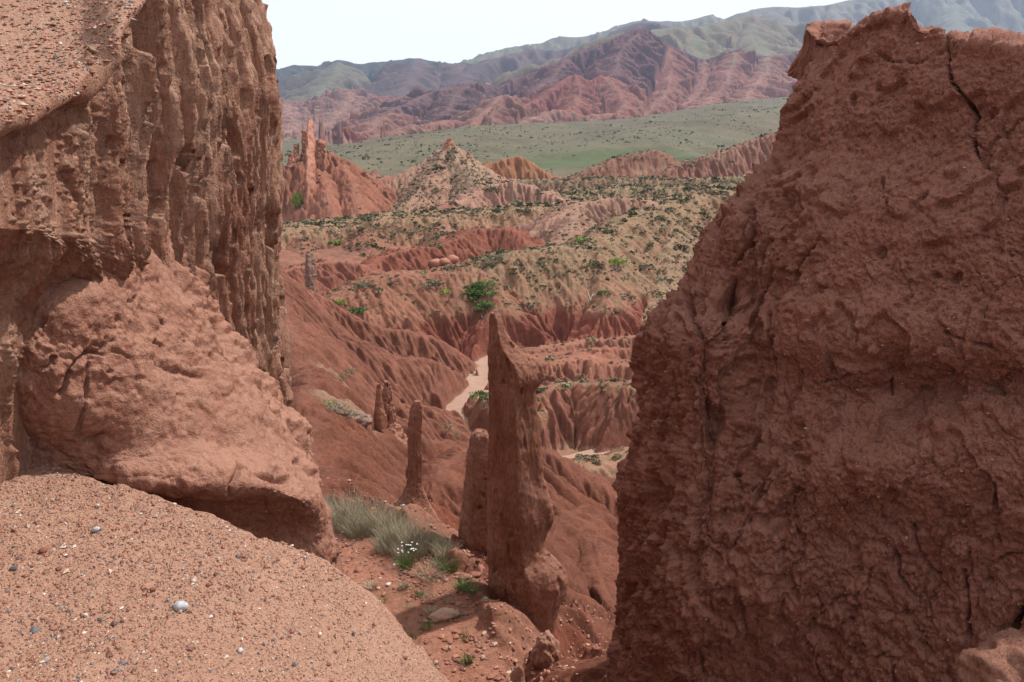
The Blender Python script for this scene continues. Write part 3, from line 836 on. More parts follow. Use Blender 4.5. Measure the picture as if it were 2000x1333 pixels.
far = build_layer("far_mountain_range", M['mount'], FR, f_floor, (530, 2080), (300, 2500), (2450, 7000), 440, 230,
                  [(230, 100, 2, 0.52, 0.75, 0.35), (80, 38, 3, 0.5, 0.85, 0.35)], (500.0, 50), f_col, 47, f_extra, 3.0)

# --- broad ground sheet below everything
gs = np.linspace(-7600, 7600, 60)
GXX, GYY = np.meshgrid(gs, gs)
GZZ = np.full_like(GXX, -40.0) + noise(GXX, GYY, 0, 0.001, 3, 0.5, 3) * 3
gv = np.stack([GXX, GYY, GZZ], -1)
o = make_mesh("ground", gv, grid_faces(60, 60), M['mount'], {"alb": np.tile(np.array([[0.26, 0.16, 0.11]], np.float32), (3600, 1)), "veg": np.full(3600, 0.3)})
tag(o, kind='structure')
# ---------------------------------------------------------------- near rocks
def patch(ctrl, nu, nv, us=None, vs=None):
    """ctrl: rows x cols of 3-D points -> dense grid"""
    C = np.array(ctrl, float)
    Wv = catmull_w(C.shape[0], nv, vs); Wu = catmull_w(C.shape[1], nu, us)
    return np.einsum('vr,rck,uc->vuk', Wv, C, Wu)


def uneven(knots, n):
    """n parameter values, spaced densely where the knot weights are large"""
    k = np.array(knots, float)
    c = np.concatenate([[0], np.cumsum(k)]); c /= c[-1]
    return np.interp(np.linspace(0, 1, n), c, np.arange(len(c)))


def smooth_grid(f, n):
    for _ in range(n):
        p = np.pad(f, ((1, 1), (1, 1), (0, 0)), mode='edge')
        f = (p[:-2, 1:-1] + p[2:, 1:-1] + p[1:-1, :-2] + p[1:-1, 2:] + 2 * f) / 6
    return f


def line_mask(px, py, pts, wid, nz=None):
    """0..1 closeness to a polyline given in the rock's own (px, py) chart"""
    best = np.full(px.shape, 1e9)
    for a, b in zip(pts[:-1], pts[1:]):
        ax, ay = a; bx, by = b
        L = (bx - ax) ** 2 + (by - ay) ** 2
        t = np.clip(((px - ax) * (bx - ax) + (py - ay) * (by - ay)) / L, 0, 1)
        best = np.minimum(best, np.hypot(px - ax - t * (bx - ax), py - ay - t * (by - ay)))
    if nz is not None: best = best + nz
    return np.exp(-(np.maximum(best, 0) / wid) ** 2)


def scarps(n, k, sharp=0.18):
    """terraced version of a smooth noise: plates with short steep edges"""
    t = n * k
    f = np.floor(t)
    return (f + sstep(0.5 - sharp, 0.5 + sharp, t - f)) / k


# --- left cliff: gravelly top, conglomerate band and fluted wall in one skin
rowsY = [-900, -420, -200, -60, 60, 150, 215, 300, 400, 500, 600, 700, 800, 900, 1040, 1300]
WC = []
colpx = [-520, -200, 0, 90, 160, 235, 310, 400, 480, 528, 553, 553, 500, 330]
cold = [1.7, 2.45, 3.0, 3.3, 3.65, 4.1, 4.8, 5.8, 6.9, 7.7, 8.4, 9.2, 10.2, 10.8]
edge = [330, 262, 228, 205, 172, 70, -20, -160, -260, -300, -330, -330, -330, -330]
def sil_shift(py):
    return np.interp(py, [-900, -60, 0, 90, 200, 300, 560, 800, 950, 1300], [-90, -62, -46, -22, 0, 3, 8, 36, 60, 100])
for py in rowsY:
    row = []
    for j, (cx, cd, ce) in enumerate(zip(colpx, cold, edge)):
        d = cd
        if py < ce:                                   # above the rim the rock lies back
            up = (ce - py)
            d = cd + (0.0085 if j < 7 else 0.004) * up * (1.0 if j < 7 else 0.9)
        x = cx + sil_shift(py) * sstep(300, 540, cx) * (1 if j < 11 else 0.6)
        if j <= 4:                                    # lower lip hangs back under the bulge
            d += 0.22 * float(sstep(480, 600, py)) * (0.6 if j < 2 else 1.0) - 0.07 * float(sstep(250, 420, py))
        d += (0, 0, 0.05, 0.22, 0.32, 0.3, 0.15, 0, 0, 0, 0, 0, 0, 0)[j] * float(sstep(500, 590, py))
        row.append(P(x, py, d))
    WC.append(row)
NU, NV = 440, 460
us = uneven([2, 4, 4, 5, 6, 7, 9, 10, 9, 7, 3, 2, 1], NU)
vs = uneven([1, 2, 4, 6, 6, 6, 6, 7, 7, 7, 6, 5, 3, 1, 1], NV)
W = patch(WC, NU, NV, us, vs)
upx = np.interp(us, np.arange(len(colpx)), colpx)[None, :] + np.zeros((NV, 1))
vpy = np.interp(vs, np.arange(len(rowsY)), rowsY)[:, None] + np.zeros((1, NU))
edg = np.interp(us, np.arange(len(edge)), edge)[None, :]
N = -grid_normals(smooth_grid(W, 12))
if (N[NV // 2, NU // 2] @ np.array([0.9, -0.4, 0])) < 0: N = -N
wx, wy, wz = W[..., 0], W[..., 1], W[..., 2]
face = sstep(-25, 45, vpy - edg)                       # 0 on the gravel top, 1 on the wall
flu = sstep(210, 330, upx + 25 * noise(wx, wy, wz, 1.5, 2, 0.5, 2))   # fluted part
sdir = wy * 0.95 + wx * 0.3
wobble = noise(wx, wy, wz, 0.9, 2, 0.5, 4) * 0.07
h = noise(wx, wy, wz * (1 - 0.5 * flu), 0.8, 2, 0.5, 5) * 0.13 * face
h += noise(wx, wy, wz, 3.2, 4, 0.55, 6) * 0.055 * (1 - 0.75 * flu) * (0.35 + 0.65 * face)
f1 = noise(sdir + wobble, wz * 0.05, 0, 2.6, 2, 0.55, 7, 1)
f2 = noise(sdir + wobble, wz * 0.07, wx * 0.15, 7.0, 3, 0.6, 8, 1)
f3 = noise(sdir + wobble * 0.7, wz * 0.09, wx * 0.15, 21.0, 3, 0.65, 9)
h += flu * face * (0.12 * f1 + 0.12 * f2 + 0.08 * f3)
pit = noise(sdir + wobble * 0.8, wz * 0.4, wx * 0.2, 4.5, 2, 0.5, 12)
pit2 = noise(sdir + wobble * 0.8, wz * 0.22, wx * 0.2, 13.0, 2, 0.5, 13)
h -= flu * face * (0.30 * sstep(0.28, 0.42, pit) + 0.20 * sstep(0.28, 0.40, pit2))
holes = noise(sdir, wz * 0.55, wx, 3.4, 2, 0.5, 14)
h -= face * (1 - flu) * 0.10 * sstep(0.42, 0.6, holes)
# horizontal broken ledge across the wall
led = scarps(noise(wx, wy, wz, 1.1, 3, 0.5, 15) + wz * 0.25, 2.2, 0.12)
h += face * (0.05 - 0.02 * flu) * led
run = noise(sdir, wz * 0.16, 0, 5.5, 3, 0.6, 16, 1)
h += face * (1 - flu) * 0.10 * run
h += noise(wx, wy, wz * (1 - 0.75 * flu), 16, 4, 0.62, 17) * 0.020 * (0.7 + 0.3 * face)
h += noise(wx, wy, wz, 60, 2, 0.6, 18) * 0.006
vd, v2, vi = worley(sdir * 1.0, wz, 26, 5)
h += face * (1 - flu) * 0.014 * sstep(0.45, 0.1, vd) * (vi > 0.5)
# dark slots
for pts, wd, dp in (([(178, 398), (188, 415), (192, 434)], 4.5, 0.16), ([(320, 310), (330, 335), (334, 358)], 5, 0.18), ([(316, 10), (320, 30)], 5, 0.14), ([(5, 640), (15, 720), (28, 800), (45, 880)], 6, 0.16), ([(205, 350), (225, 395), (235, 440)], 6, 0.06)):
    h -= dp * line_mask(upx, vpy, pts, wd, 3 * noise(wx, wy, wz, 6, 2, 0.5, 19))
h -= 0.22 * face
h = np.where(upx < 360, np.maximum(h, -0.20 + 0.1 * (h + 0.2)), h)
Wd = W + N * h[..., None]
cliff = empty("rock_cliff", (-3.0, 5.0, -4.0))
tag(cliff, "towering tan and pink fluted rock cliff with a gravel covered top at the left", "rock cliff")
cl = np.array((-3.0, 5.0, -4.0))
# split the skin: gravel top is its own part
topmask_v = (vpy < edg - 4)
Fq = grid_faces(NV, NU)
ftop = topmask_v.reshape(-1)[Fq].mean(1) > 0.5
ftop &= (upx.reshape(-1)[Fq].mean(1) < 330)
def sub_mesh(name, V, F, mat, parent, loc, attrs=None):
    used, inv = np.unique(F, return_inverse=True)
    return make_mesh(name, V.reshape(-1, 3)[used], inv.reshape(F.shape), mat, attrs, True, loc, parent)
sub_mesh("fluted_wall", Wd, Fq[~ftop], M['wall'], cliff, cl)
sub_mesh("gravel_ledge", Wd, Fq[ftop], M['gravel_soil'], cliff, cl)
TOPV = Wd.reshape(-1, 3)[np.unique(Fq[ftop])]; TOPN = N.reshape(-1, 3)[np.unique(Fq[ftop])]

# --- smooth slab leaning against the foot of the wall
SL = [  # rows top -> bottom; columns left -> right (px, py, d)
    [(150, 330, 6.2), (230, 350, 6.0), (290, 375, 5.9), (330, 395, 6.2), (345, 410, 6.8), (340, 430, 7.8)],
    [(60, 430, 4.5), (170, 455, 4.6), (270, 470, 4.95), (345, 470, 5.6), (372, 480, 6.4), (370, 500, 7.6)],
    [(20, 540, 4.05), (150, 560, 4.15), (270, 570, 4.6), (370, 570, 5.3), (408, 580, 6.2), (405, 600, 7.6)],
    [(0, 640, 3.85), (120, 650, 3.95), (270, 660, 4.4), (410, 655, 5.2), (455, 668, 6.2), (455, 690, 7.6)],
    [(0, 720, 3.8), (120, 730, 3.9), (290, 740, 4.3), (455, 730, 5.2), (520, 752, 6.3), (525, 780, 7.7)],
    [(0, 800, 3.85), (130, 815, 3.92), (310, 820, 4.3), (480, 800, 5.0), (585, 822, 6.4), (590, 850, 7.8)],
    [(0, 850, 3.95), (130, 880, 4.0), (330, 890, 4.25), (500, 880, 4.8), (606, 898, 6.0), (612, 930, 7.4)],
    [(0, 880, 3.95), (140, 920, 4.0), (360, 932, 4.15), (520, 930, 4.6), (616, 948, 5.6), (626, 990, 7.0)],
    [(0, 885, 4.02), (150, 925, 4.05), (372, 962, 4.18), (538, 968, 4.6), (628, 985, 5.25), (642, 1030, 6.8)],
    [(0, 905, 4.5), (158, 946, 4.5), (386, 992, 4.62), (552, 1015, 4.98), (642, 1060, 5.28), (655, 1095, 6.6)],
    [(0, 1000, 4.9), (170, 1050, 4.8), (420, 1140, 4.8), (590, 1150, 4.95), (656, 1150, 5.25), (668, 1160, 6.4)],
    [(0, 1150, 5.0), (180, 1200, 4.9), (430, 1280, 4.9), (600, 1290, 5.0), (668, 1290, 5.3), (680, 1290, 6.4)],
]
SC = [[P(*c) for c in r] for r in SL]
NU, NV = 270, 270
us = uneven([4, 5, 5, 4, 2], NU)
vs = uneven([3, 4, 4, 4, 4, 3, 3, 3, 4, 3, 1], NV)
S = patch(SC, NU, NV, us, vs)
SA = np.array(SL, float)
spx = catmull_w(12, NV, vs) @ SA[..., 0] @ catmull_w(6, NU, us).T
spy = catmull_w(12, NV, vs) @ SA[..., 1] @ catmull_w(6, NU, us).T
N = grid_normals(smooth_grid(S, 10))
if N[NV // 2, NU // 2] @ np.array([0.5, -0.7, 0.4]) < 0: N = -N
x, y, z = S[..., 0], S[..., 1], S[..., 2]
h = noise(x, y, z, 1.2, 3, 0.5, 21) * 0.10
h += scarps(noise(x, y, z, 1.8, 4, 0.55, 22), 3.0, 0.10) * 0.045
rough_m = sstep(-0.1, 0.35, noise(x, y, z, 1.5, 2, 0.5, 23))
h += noise(x, y, z, 7, 4, 0.6, 24) * (0.018 + 0.035 * rough_m)
h += noise(x, y, z, 30, 3, 0.6, 25) * (0.006 + 0.006 * rough_m)
h -= 0.05 * rough_m * sstep(0.3, 0.5, noise(x, y, z * 1.6, 6.0, 3, 0.55, 26))
nz = 7 * noise(x, y, z, 4, 3, 0.6, 27)
spx = spx + 14 * noise(x, y, z, 3.0, 3, 0.6, 127)
for pts, wd, dp in (([(188, 672), (175, 730), (160, 790), (150, 850)], 3, 0.035), ([(110, 770), (140, 720), (185, 680), (210, 690)], 4.5, 0.07), ([(270, 770), (262, 700), (225, 685)], 3, 0.02), ([(330, 430), (350, 500), (370, 560), (420, 640), (450, 690)], 7, 0.06), ([(440, 960), (470, 905), (520, 930), (560, 935)], 5, 0.06), ([(300, 700), (340, 720), (400, 735)], 5, 0.03), ([(575, 905), (590, 940), (600, 960)], 5, 0.1)):
    h -= dp * line_mask(spx, spy, pts, wd, nz)
rim = line_mask(spx, spy, [(345, 440), (372, 500), (405, 590), (455, 675), (520, 755), (585, 830), (612, 920)], 26)
h += rim * 0.16 * noise(x, y, z, 3.5, 4, 0.6, 28)
Sd = S + N * h[..., None]
sub_mesh("leaning_slab", Sd, grid_faces(NV, NU), M['slab'], cliff, cl)

# --- foreground slope
pxe = [-500, -200, 0, 60, 200, 400, 540, 600, 655, 750, 850, 960, 1100, 1300, 1600]
pye = [800, 845, 872, 895, 945, 1008, 1060, 1093, 1130, 1222, 1333, 1480, 1650, 1750, 1800]
de = [4.5, 4.25, 4.05, 4.0, 3.85, 3.72, 3.66, 3.6, 3.5, 3.2, 2.85, 2.45, 2.1, 1.9, 1.9]
E = np.array([P(a, b, c) for a, b, c in zip(pxe, pye, de)])
foot = np.stack([np.linspace(-4.5, 3.2, len(pxe)), np.full(len(pxe), -2.5), np.linspace(-1.35, -1.9, len(pxe))], 1)
FC = []
for t in (0, 0.25, 0.45, 0.6, 0.72, 0.82, 0.9, 0.96, 1.0):
    q = foot * (1 - t) + E * t
    q[:, 2] += 0.12 * math.sin(math.pi * t) * (1 - t) * 2 + 0.02
    if t == 1.0: q[:, 2] -= 0.02
    FC.append(q)
dv = np.stack([np.full(len(E), 0.25), np.full(len(E), 0.30), np.zeros(len(E))], 1)
for k, (o_, dz) in enumerate(((0.35, -0.12), (0.8, -0.5), (1.4, -1.4), (2.2, -3.2), (3.2, -5.5))):
    q = E + dv * o_; q[:, 2] += dz; FC.append(q)
NU, NV = 350, 350
us = uneven([1, 3, 2, 5, 8, 6, 3, 3, 4, 4, 4, 2, 1, 1], NU)
vs = uneven([0.4, 1.5, 5, 7, 7, 7, 6, 5, 4, 3, 2, 1.2, 1], NV)
Fg = patch(FC, NU, NV, us, vs)
x, y, z = Fg[..., 0], Fg[..., 1], Fg[..., 2]
N = grid_normals(smooth_grid(Fg, 8))
if N[NV // 3, NU // 3, 2] < 0: N = -N
h = noise(x, y, z, 1.3, 3, 0.5, 31) * 0.06 + noise(x, y, z, 5, 4, 0.6, 32) * 0.024
vnear = vs[:, None] + 0 * x
lump = sstep(5.2, 7.6, vnear) * sstep(10.5, 8.2, vnear)
h += lump * noise(x, y, z, 9, 3, 0.6, 33) * 0.022
h += noise(x, y, z, 40, 3, 0.65, 34) * 0.0055
vd, v2, vi = worley(x, y, 24, 3)
clod = sstep(0.0, 0.4, noise(x, y, z, 1.6, 3, 0.6, 35))
h += sstep(0.42, 0.12, vd) * 0.011 * (vi > 0.62) * (0.2 + clod)
FGd = Fg + N * h[..., None]
# where the slope is gravelly (left) and where it is bare
o = make_mesh("foreground_slope", FGd, grid_faces(NV, NU), M['gravel_soil'])
tag(o, kind='structure')

# --- big dark rock on the right
Lpy = [-40, 10, 60, 130, 220, 290, 330, 360, 450, 520, 572, 600, 660, 740, 850, 950, 1050, 1150, 1250, 1310, 1500]
Lpx = [1600, 1596, 1590, 1566, 1530, 1512, 1478, 1430, 1362, 1345, 1332, 1292, 1246, 1236, 1242, 1218, 1204, 1200, 1192, 1188, 1180]
def top_y(px):
    return np.interp(px, [1180, 1560, 1590, 1606, 1640, 1700, 1740, 1768, 1782, 1790, 1840, 1865, 1930, 2000, 2100, 2400], [60, 60, 58, 70, 66, 30, 22, 10, 22, 48, 56, 78, 88, 98, 110, 150])
NUc, NVc = 34, 46
U = np.linspace(0, 1, NUc); Vv = np.linspace(0, 1, NVc)
RC = np.zeros((NVc + 4, NUc + 4, 3)); RPX = np.zeros(RC.shape[:2]); RPY = np.zeros(RC.shape[:2])
for i, v in enumerate(Vv):
    for j, u in enumerate(U):
        pxt = 1590 + (2450 - 1590) * u
        py = top_y(pxt) + (1520 - top_y(pxt)) * v
        lx = np.interp(py, Lpy, Lpx)
        px = lx + (2450 - lx) * u
        d = 6.6 - 3.1 * u ** 0.8
        d += 0.9 * max(0, 1 - u * 9) ** 2 * 0.5                      # rounds off at the left edge
        d += 0.8 * (1 - v) ** 2                                       # leans back towards the top
        d -= 0.25 * math.exp(-((px - 1330) / 90) ** 2) * float(sstep(500, 640, py))
        d += 0.22 * math.exp(-((px - 1480) / 60) ** 2 - ((py - 560) / 260) ** 2)
        d -= 0.28 * math.exp(-((px - 1450) / 150) ** 2 - ((py - 1120) / 200) ** 2)
        d += 0.25 * math.exp(-((px - 1800) / 260) ** 2 - ((py - 760) / 60) ** 2)
        d -= 0.22 * math.exp(-((px - 1700) / 200) ** 2 - ((py - 930) / 80) ** 2)
        RC[i + 2, j + 3] = P(px, py, d); RPX[i + 2, j + 3] = px; RPY[i + 2, j + 3] = py
for k, (dx, dd) in enumerate(((-2, 0.22), (4, 0.9), (60, 2.0))):     # wrap round the left edge
    j = 2 - k
    for i in range(2, NVc + 2):
        py = RPY[i, 3]
        RC[i, j] = P(RPX[i, 3] + dx, py, (RC[i, 3][1]) + dd); RPX[i, j] = RPX[i, 3] - 12 * (k + 1); RPY[i, j] = py
RC[:, NUc + 3] = RC[:, NUc + 2] + np.array([0.6, -0.6, 0]); RPX[:, NUc + 3] = RPX[:, NUc + 2] + 100; RPY[:, NUc + 3] = RPY[:, NUc + 2]
for k, (dz, dd) in enumerate(((0.04, 0.35), (-0.35, 1.2))):          # and over the top
    i = 1 - k
    RC[i] = RC[2] + np.array([0.15 * (k + 1), dd, dz]); RPX[i] = RPX[2]; RPY[i] = RPY[2] - 15 * (k + 1)
RC[NVc + 2] = RC[NVc + 1] + np.array([0, 0, -0.5]); RPX[NVc + 2] = RPX[NVc + 1]; RPY[NVc + 2] = RPY[NVc + 1] + 60
RC[NVc + 3] = RC[NVc + 2] + np.array([0, 0, -2.0]); RPX[NVc + 3] = RPX[NVc + 1]; RPY[NVc + 3] = RPY[NVc + 2] + 60
NU, NV = 440, 540
us = uneven([1.5, 2.5, 2] + [3] * 21 + [1.2] * 10 + [0.6] * 3, NU)
vs = uneven([1, 2.5] + [3] * (NVc - 1) + [1, 0.5, ], NV)
us = np.interp(np.linspace(0, 1, NU), np.linspace(0, 1, len(us)), us) * (RC.shape[1] - 1) / us[-1]
vs = vs * (RC.shape[0] - 1) / vs[-1]
R = patch(RC, NU, NV, us, vs)
Wv = catmull_w(RC.shape[0], NV, vs); Wu = catmull_w(RC.shape[1], NU, us)
rpx = Wv @ RPX @ Wu.T; rpy = Wv @ RPY @ Wu.T
N = grid_normals(smooth_grid(R, 14))
if N[NV // 2, NU // 2] @ np.array([-0.8, -0.5, 0]) < 0: N = -N
x, y, z = R[..., 0], R[..., 1], R[..., 2]
s_ = x * 0.75 - y * 0.65
wob = noise(x, y, z, 1.0, 3, 0.55, 41)
h = noise(x, y, z, 0.7, 3, 0.5, 42) * 0.14
h += scarps(noise(x + 0.15 * wob, y, z * 0.8, 1.15, 4, 0.55, 43), 3.4, 0.05) * 0.20
h += scarps(noise(x, y + 0.2 * wob, z, 2.8, 4, 0.6, 44), 2.6, 0.10) * 0.05
lower_ = sstep(800, 1050, rpy)
lf = sstep(1620, 1440, rpx + 40 * wob) * sstep(1500, 900, rpy)       # vertical fins on the left part
f1 = noise(s_ + 0.06 * wob, z * 0.2, 0, 2.2, 2, 0.5, 45, 1)
f2 = noise(s_ + 0.10 * wob, z * 0.24, y * 0.2, 6.5, 3, 0.6, 46, 1)
h += lf * (0.16 * f1 + 0.09 * f2 - 0.10)
h -= lf * 0.16 * sstep(0.34, 0.5, noise(s_ + 0.1 * wob, z * 0.22, 0, 5.0, 2, 0.5, 47))
lower = sstep(850, 1150, rpy)
h += (0.02 + 0.03 * lower) * noise(x, y, z, 6, 5, 0.62, 48)
h += scarps(noise(x, y + 0.1 * wob, z, 6.5, 3, 0.6, 144), 2.2, 0.09) * (0.022 + 0.03 * np.maximum(lf, lower_))
h += lower * 0.05 * noise(x, y, z * 0.6, 5, 3, 0.6, 49, 2)
h += noise(x, y, z, 26, 3, 0.7, 50) * 0.020
c1, c2, _ = worley(s_ + 0.10 * noise(x, y, z, 2.5, 4, 0.65, 60), z * 0.7 + 0.12 * noise(x, y, z, 2.5, 4, 0.65, 62), 1.9, 17)
h -= 0.05 * sstep(0.045, 0.0, c2 - c1) * sstep(-0.05, 0.3, noise(x, y, z, 1.1, 3, 0.6, 64))
c1, c2, _ = worley(s_ + 0.06 * noise(x, y, z, 5, 4, 0.65, 66), z * 0.6 + 0.06 * noise(x, y, z, 5, 4, 0.65, 67), 5.0, 23)
h -= 0.022 * sstep(0.07, 0.0, c2 - c1) * sstep(0.0, 0.3, noise(x, y, z, 1.7, 3, 0.6, 68))
h += noise(x, y, z, 70, 2, 0.6, 51) * 0.010
vd, v2, vi = worley(s_, z, 20, 9)
h += 0.016 * sstep(0.42, 0.1, vd) * (vi > 0.6) * sstep(-0.1, 0.4, noise(x, y, z, 2.0, 3, 0.6, 52))
nz = 9 * noise(x, y, z, 6, 4, 0.65, 53) + 1.5
CR = [([(1852, 78), (1862, 150), (1866, 168), (1886, 190), (1900, 222), (1896, 250), (1908, 300), (1925, 330)], 4, 0.26),
      ([(1852, 100), (1850, 60)], 5, 0.2), ([(1690, 92), (1740, 118), (1800, 122), (1850, 100)], 4, 0.05),
      ([(1720, 345), (1722, 380), (1735, 395)], 3.5, 0.06), ([(1600, 470), (1560, 520), (1550, 560)], 5, 0.10),
      ([(1480, 420), (1475, 470), (1430, 520)], 6, 0.12), ([(1430, 545), (1425, 600), (1432, 660)], 6, 0.16),
      ([(1510, 620), (1512, 690), (1515, 745)], 4, 0.10), ([(1332, 572), (1345, 610), (1352, 640)], 7, 0.18),
      ([(1340, 815), (1340, 930)], 4, 0.05), ([(1435, 920), (1445, 1000)], 5, 0.07), ([(1610, 745), (1640, 740), (1660, 725)], 4, 0.09),
      ([(1740, 740), (1745, 780)], 3, 0.06), ([(1850, 650), (1900, 665), (1960, 680)], 4, 0.07),
      ([(1745, 1080), (1760, 1130), (1790, 1170)], 5, 0.12), ([(1780, 1040), (1800, 1100), (1830, 1130)], 5, 0.10),
      ([(1880, 1120), (1890, 1180), (1890, 1250)], 6, 0.12), ([(2000, 1180), (1975, 1230), (1960, 1290)], 8, 0.25),
      ([(1700, 1110), (1690, 1160)], 4, 0.06), ([(1945, 940), (1950, 990)], 4, 0.07), ([(1500, 300), (1490, 360), (1460, 420)], 7, 0.12)]
for pts, wd, dp in CR:
    h -= dp * line_mask(rpx + 5 * noise(x, y, z, 9, 3, 0.6, 57), rpy, pts, wd * 0.8, nz) * 1.05
h -= h.mean()
h -= 0.10 * sstep(0.30, 0.0, (us[None, :] - 3) / 29.0)
h *= 0.68 + 0.32 * sstep(2.0, 7.0, vs[:, None])
Rd = R + N * h[..., None]
# jagged silhouettes
rk = make_mesh("rock_outcrop", Rd, grid_faces(NV, NU), M['red_rock'], None, True, (2.0, 6.0, -4.0))
tag(rk, "huge dark red rugged rock filling the right side of the view", "rock outcrop")


rN = grid_normals(Rd)
if (rN * N).sum(-1).mean() < 0: rN = -rN
ROCKP = (Rd, rN)

# --- spires
def spire(name, rows, corners, mat, label, cat="rock spire", group=None, disp=0.06, thick=1.0, nphi=110, nh=300, flute=1.0, rnd=0.25, seed=0, parent=None, roundrows=None, base_drop=0.5):
    """rows: (py, left px, right px, d) from tip to foot; corners: section polygon (a, b), a across, b away"""
    rows = sorted(rows)
    L = np.array([P(l, py, d) for py, l, r_, d in rows]); Rr = np.array([P(r_, py, d) for py, l, r_, d in rows])
    n = len(rows)
    t = np.linspace(0, n - 1, nh)
    Wt = np.zeros((nh, n)); i = np.clip(t.astype(int), 0, n - 2); Wt[np.arange(nh), i] = 1 - (t - i); Wt[np.arange(nh), i + 1] += t - i
    Wt = 0.5 * Wt + 0.5 * catmull_w(n, nh)
    Lc = Wt @ L; Rc = Wt @ Rr
    C = (Lc + Rc) / 2; Hw = np.linalg.norm(Rc - Lc, axis=1) / 2
    phi = np.linspace(0, 2 * math.pi, nphi, endpoint=False)
    cs = np.array(corners, float)
    rad = np.zeros(nphi)
    for k, p in enumerate(phi):
        dx, dy = math.cos(p), math.sin(p)
        best = 1e9
        for a, b in zip(cs, np.roll(cs, -1, 0)):
            e = b - a
            den = dx * e[1] - dy * e[0]
            if abs(den) < 1e-9: continue
            tt = (a[0] * e[1] - a[1] * e[0]) / den
            ss = (a[0] * dy - a[1] * dx) / den
            if tt > 0 and -1e-6 <= ss <= 1 + 1e-6: best = min(best, tt)
        rad[k] = best if best < 1e8 else 1.0
    ell = 1.0 / np.sqrt(np.cos(phi) ** 2 + (np.sin(phi) / 0.95) ** 2)
    rr = np.zeros((nh, nphi))
    rn = np.interp(np.linspace(0, n - 1, nh), np.arange(n), roundrows if roundrows is not None else [rnd] * n)
    for k in range(nh):
        rr[k] = rad * (1 - rn[k]) + ell * rn[k]
    V = np.zeros((nh, nphi, 3))
    TH = Hw if np.isscalar(thick) else Hw
    V[..., 0] = C[:, None, 0] + rr * np.cos(phi)[None] * Hw[:, None]
    dep = (Hw * thick if np.isscalar(thick) else np.interp(np.linspace(0, n - 1, nh), np.arange(n), thick))
    V[..., 1] = C[:, None, 1] + rr * np.sin(phi)[None] * dep[:, None]
    V[..., 2] = C[:, None, 2]
    Vp = np.concatenate([V[:, -1:], V, V[:, :1]], 1)
    Nn = grid_normals(Vp)[:, 1:-1]
    cen = np.stack([C[:, 0], C[:, 1], C[:, 2]], 1)[:, None]
    sgn = np.sign(((V - cen) * Nn)[..., :2].sum(-1, keepdims=True).mean())
    Nn = Nn * sgn
    x, y, z = V[..., 0] + seed, V[..., 1], V[..., 2]
    sc = 1.0 / max(0.05, float(np.median(Hw)))
    ang = phi[None] * 1.2
    wob = noise(x, y, z, 0.8 * sc * 0.5, 2, 0.5, seed + 1) * 0.3
    h = noise(x, y, z, 0.5 * sc, 4, 0.6, seed + 2) * 0.9
    h += flute * 0.55 * noise(x + wob / sc, y, z * 0.15, 1.6 * sc, 4, 0.6, seed + 3, 1)
    h -= flute * 0.9 * sstep(0.3, 0.55, noise(x + wob / sc, y, z * 0.2, 1.7 * sc, 2, 0.5, seed + 4))
    h += 0.35 * scarps(noise(x, y, z, 0.9 * sc, 3, 0.5, seed + 6), 3.0, 0.1)
    h += noise(x, y, z, 5 * sc, 4, 0.65, seed + 5) * 0.28
    h -= flute * 0.8 * sstep(0.36, 0.5, noise(x + wob / sc, y, z * 0.3, 3.6 * sc, 2, 0.5, seed + 8))
    h += 0.3 * scarps(noise(x, y, z * 0.6, 2.2 * sc, 3, 0.5, seed + 9), 2.5, 0.08)
    V = V + Nn * (h * disp)[..., None]
    tipc = V[0].mean(0) + np.array([0, 0, 0.2 * Hw[0]])
    ft = V[-1].copy(); ft[:, 2] -= base_drop
    allv = np.concatenate([V.reshape(-1, 3), ft, tipc[None]])
    F = grid_faces(nh + 1, nphi, True)
    ti = len(allv) - 1
    k = np.arange(nphi)
    cap = np.stack([np.full(nphi, ti), k, (k + 1) % nphi, (k + 1) % nphi], 1)
    base = C[-1]
    me_faces = np.concatenate([F, cap])
    # caps as degenerate quads are split off into proper triangles
    me = bpy.data.meshes.new(name)
    me.from_pydata((allv - base).tolist(), [], [tuple(f) for f in F.tolist()] + [(ti, int(a), int((a + 1) % nphi)) for a in k])
    me.polygons.foreach_set("use_smooth", np.ones(len(me.polygons), bool))
    me.materials.append(mat)
    o = bpy.data.objects.new(name, me)
    o.location = tuple(float(v) for v in base)
    link(o, parent)
    if parent is None: tag(o, label, cat, group)
    return o

D0 = 11.5
main_rows = [(612, 961, 968, D0), (620, 959, 976, D0), (640, 956, 986, D0), (668, 953, 998, D0), (688, 951, 1022, D0), (704, 951, 1046, D0), (718, 951, 1058, D0), (738, 951, 1063, D0), (752, 952, 1055, D0), (765, 953, 1046, D0), (800, 955, 1046, D0), (870, 955, 1055, D0), (930, 953, 1059, D0), (965, 951, 1068, D0), (1000, 950, 1079, D0), (1022, 950, 1079, D0), (1045, 950, 1068, D0), (1072, 950, 1062, D0), (1090, 950, 1078, D0), (1110, 950, 1100, D0), (1135, 951, 1110, D0), (1158, 953, 1108, D0), (1180, 955, 1096, D0), (1205, 957, 1088, D0), (1240, 958, 1080, D0), (1275, 962, 1068, D0)]
rr_ = [0.1] * 11 + [0.05] * 2 + [0.2] * 3 + [0.35] * 4 + [0.7] * 6
spire("rock_pinnacle", main_rows, [(-1, 0.35), (0.08, -1.0), (1, 0.1), (0.55, 1.0), (-0.6, 1.0)], M['pinnacle'],
      "tall jagged red rock pinnacle with a bulging knob near its foot, tallest in the middle", "rock spire", None, 0.05, [0.06, 0.09, 0.13, 0.18, 0.22, 0.25, 0.28] + [0.32] * 12 + [0.4] * 7, 116, 350, 0.9, 0.25, 3, None, rr_)
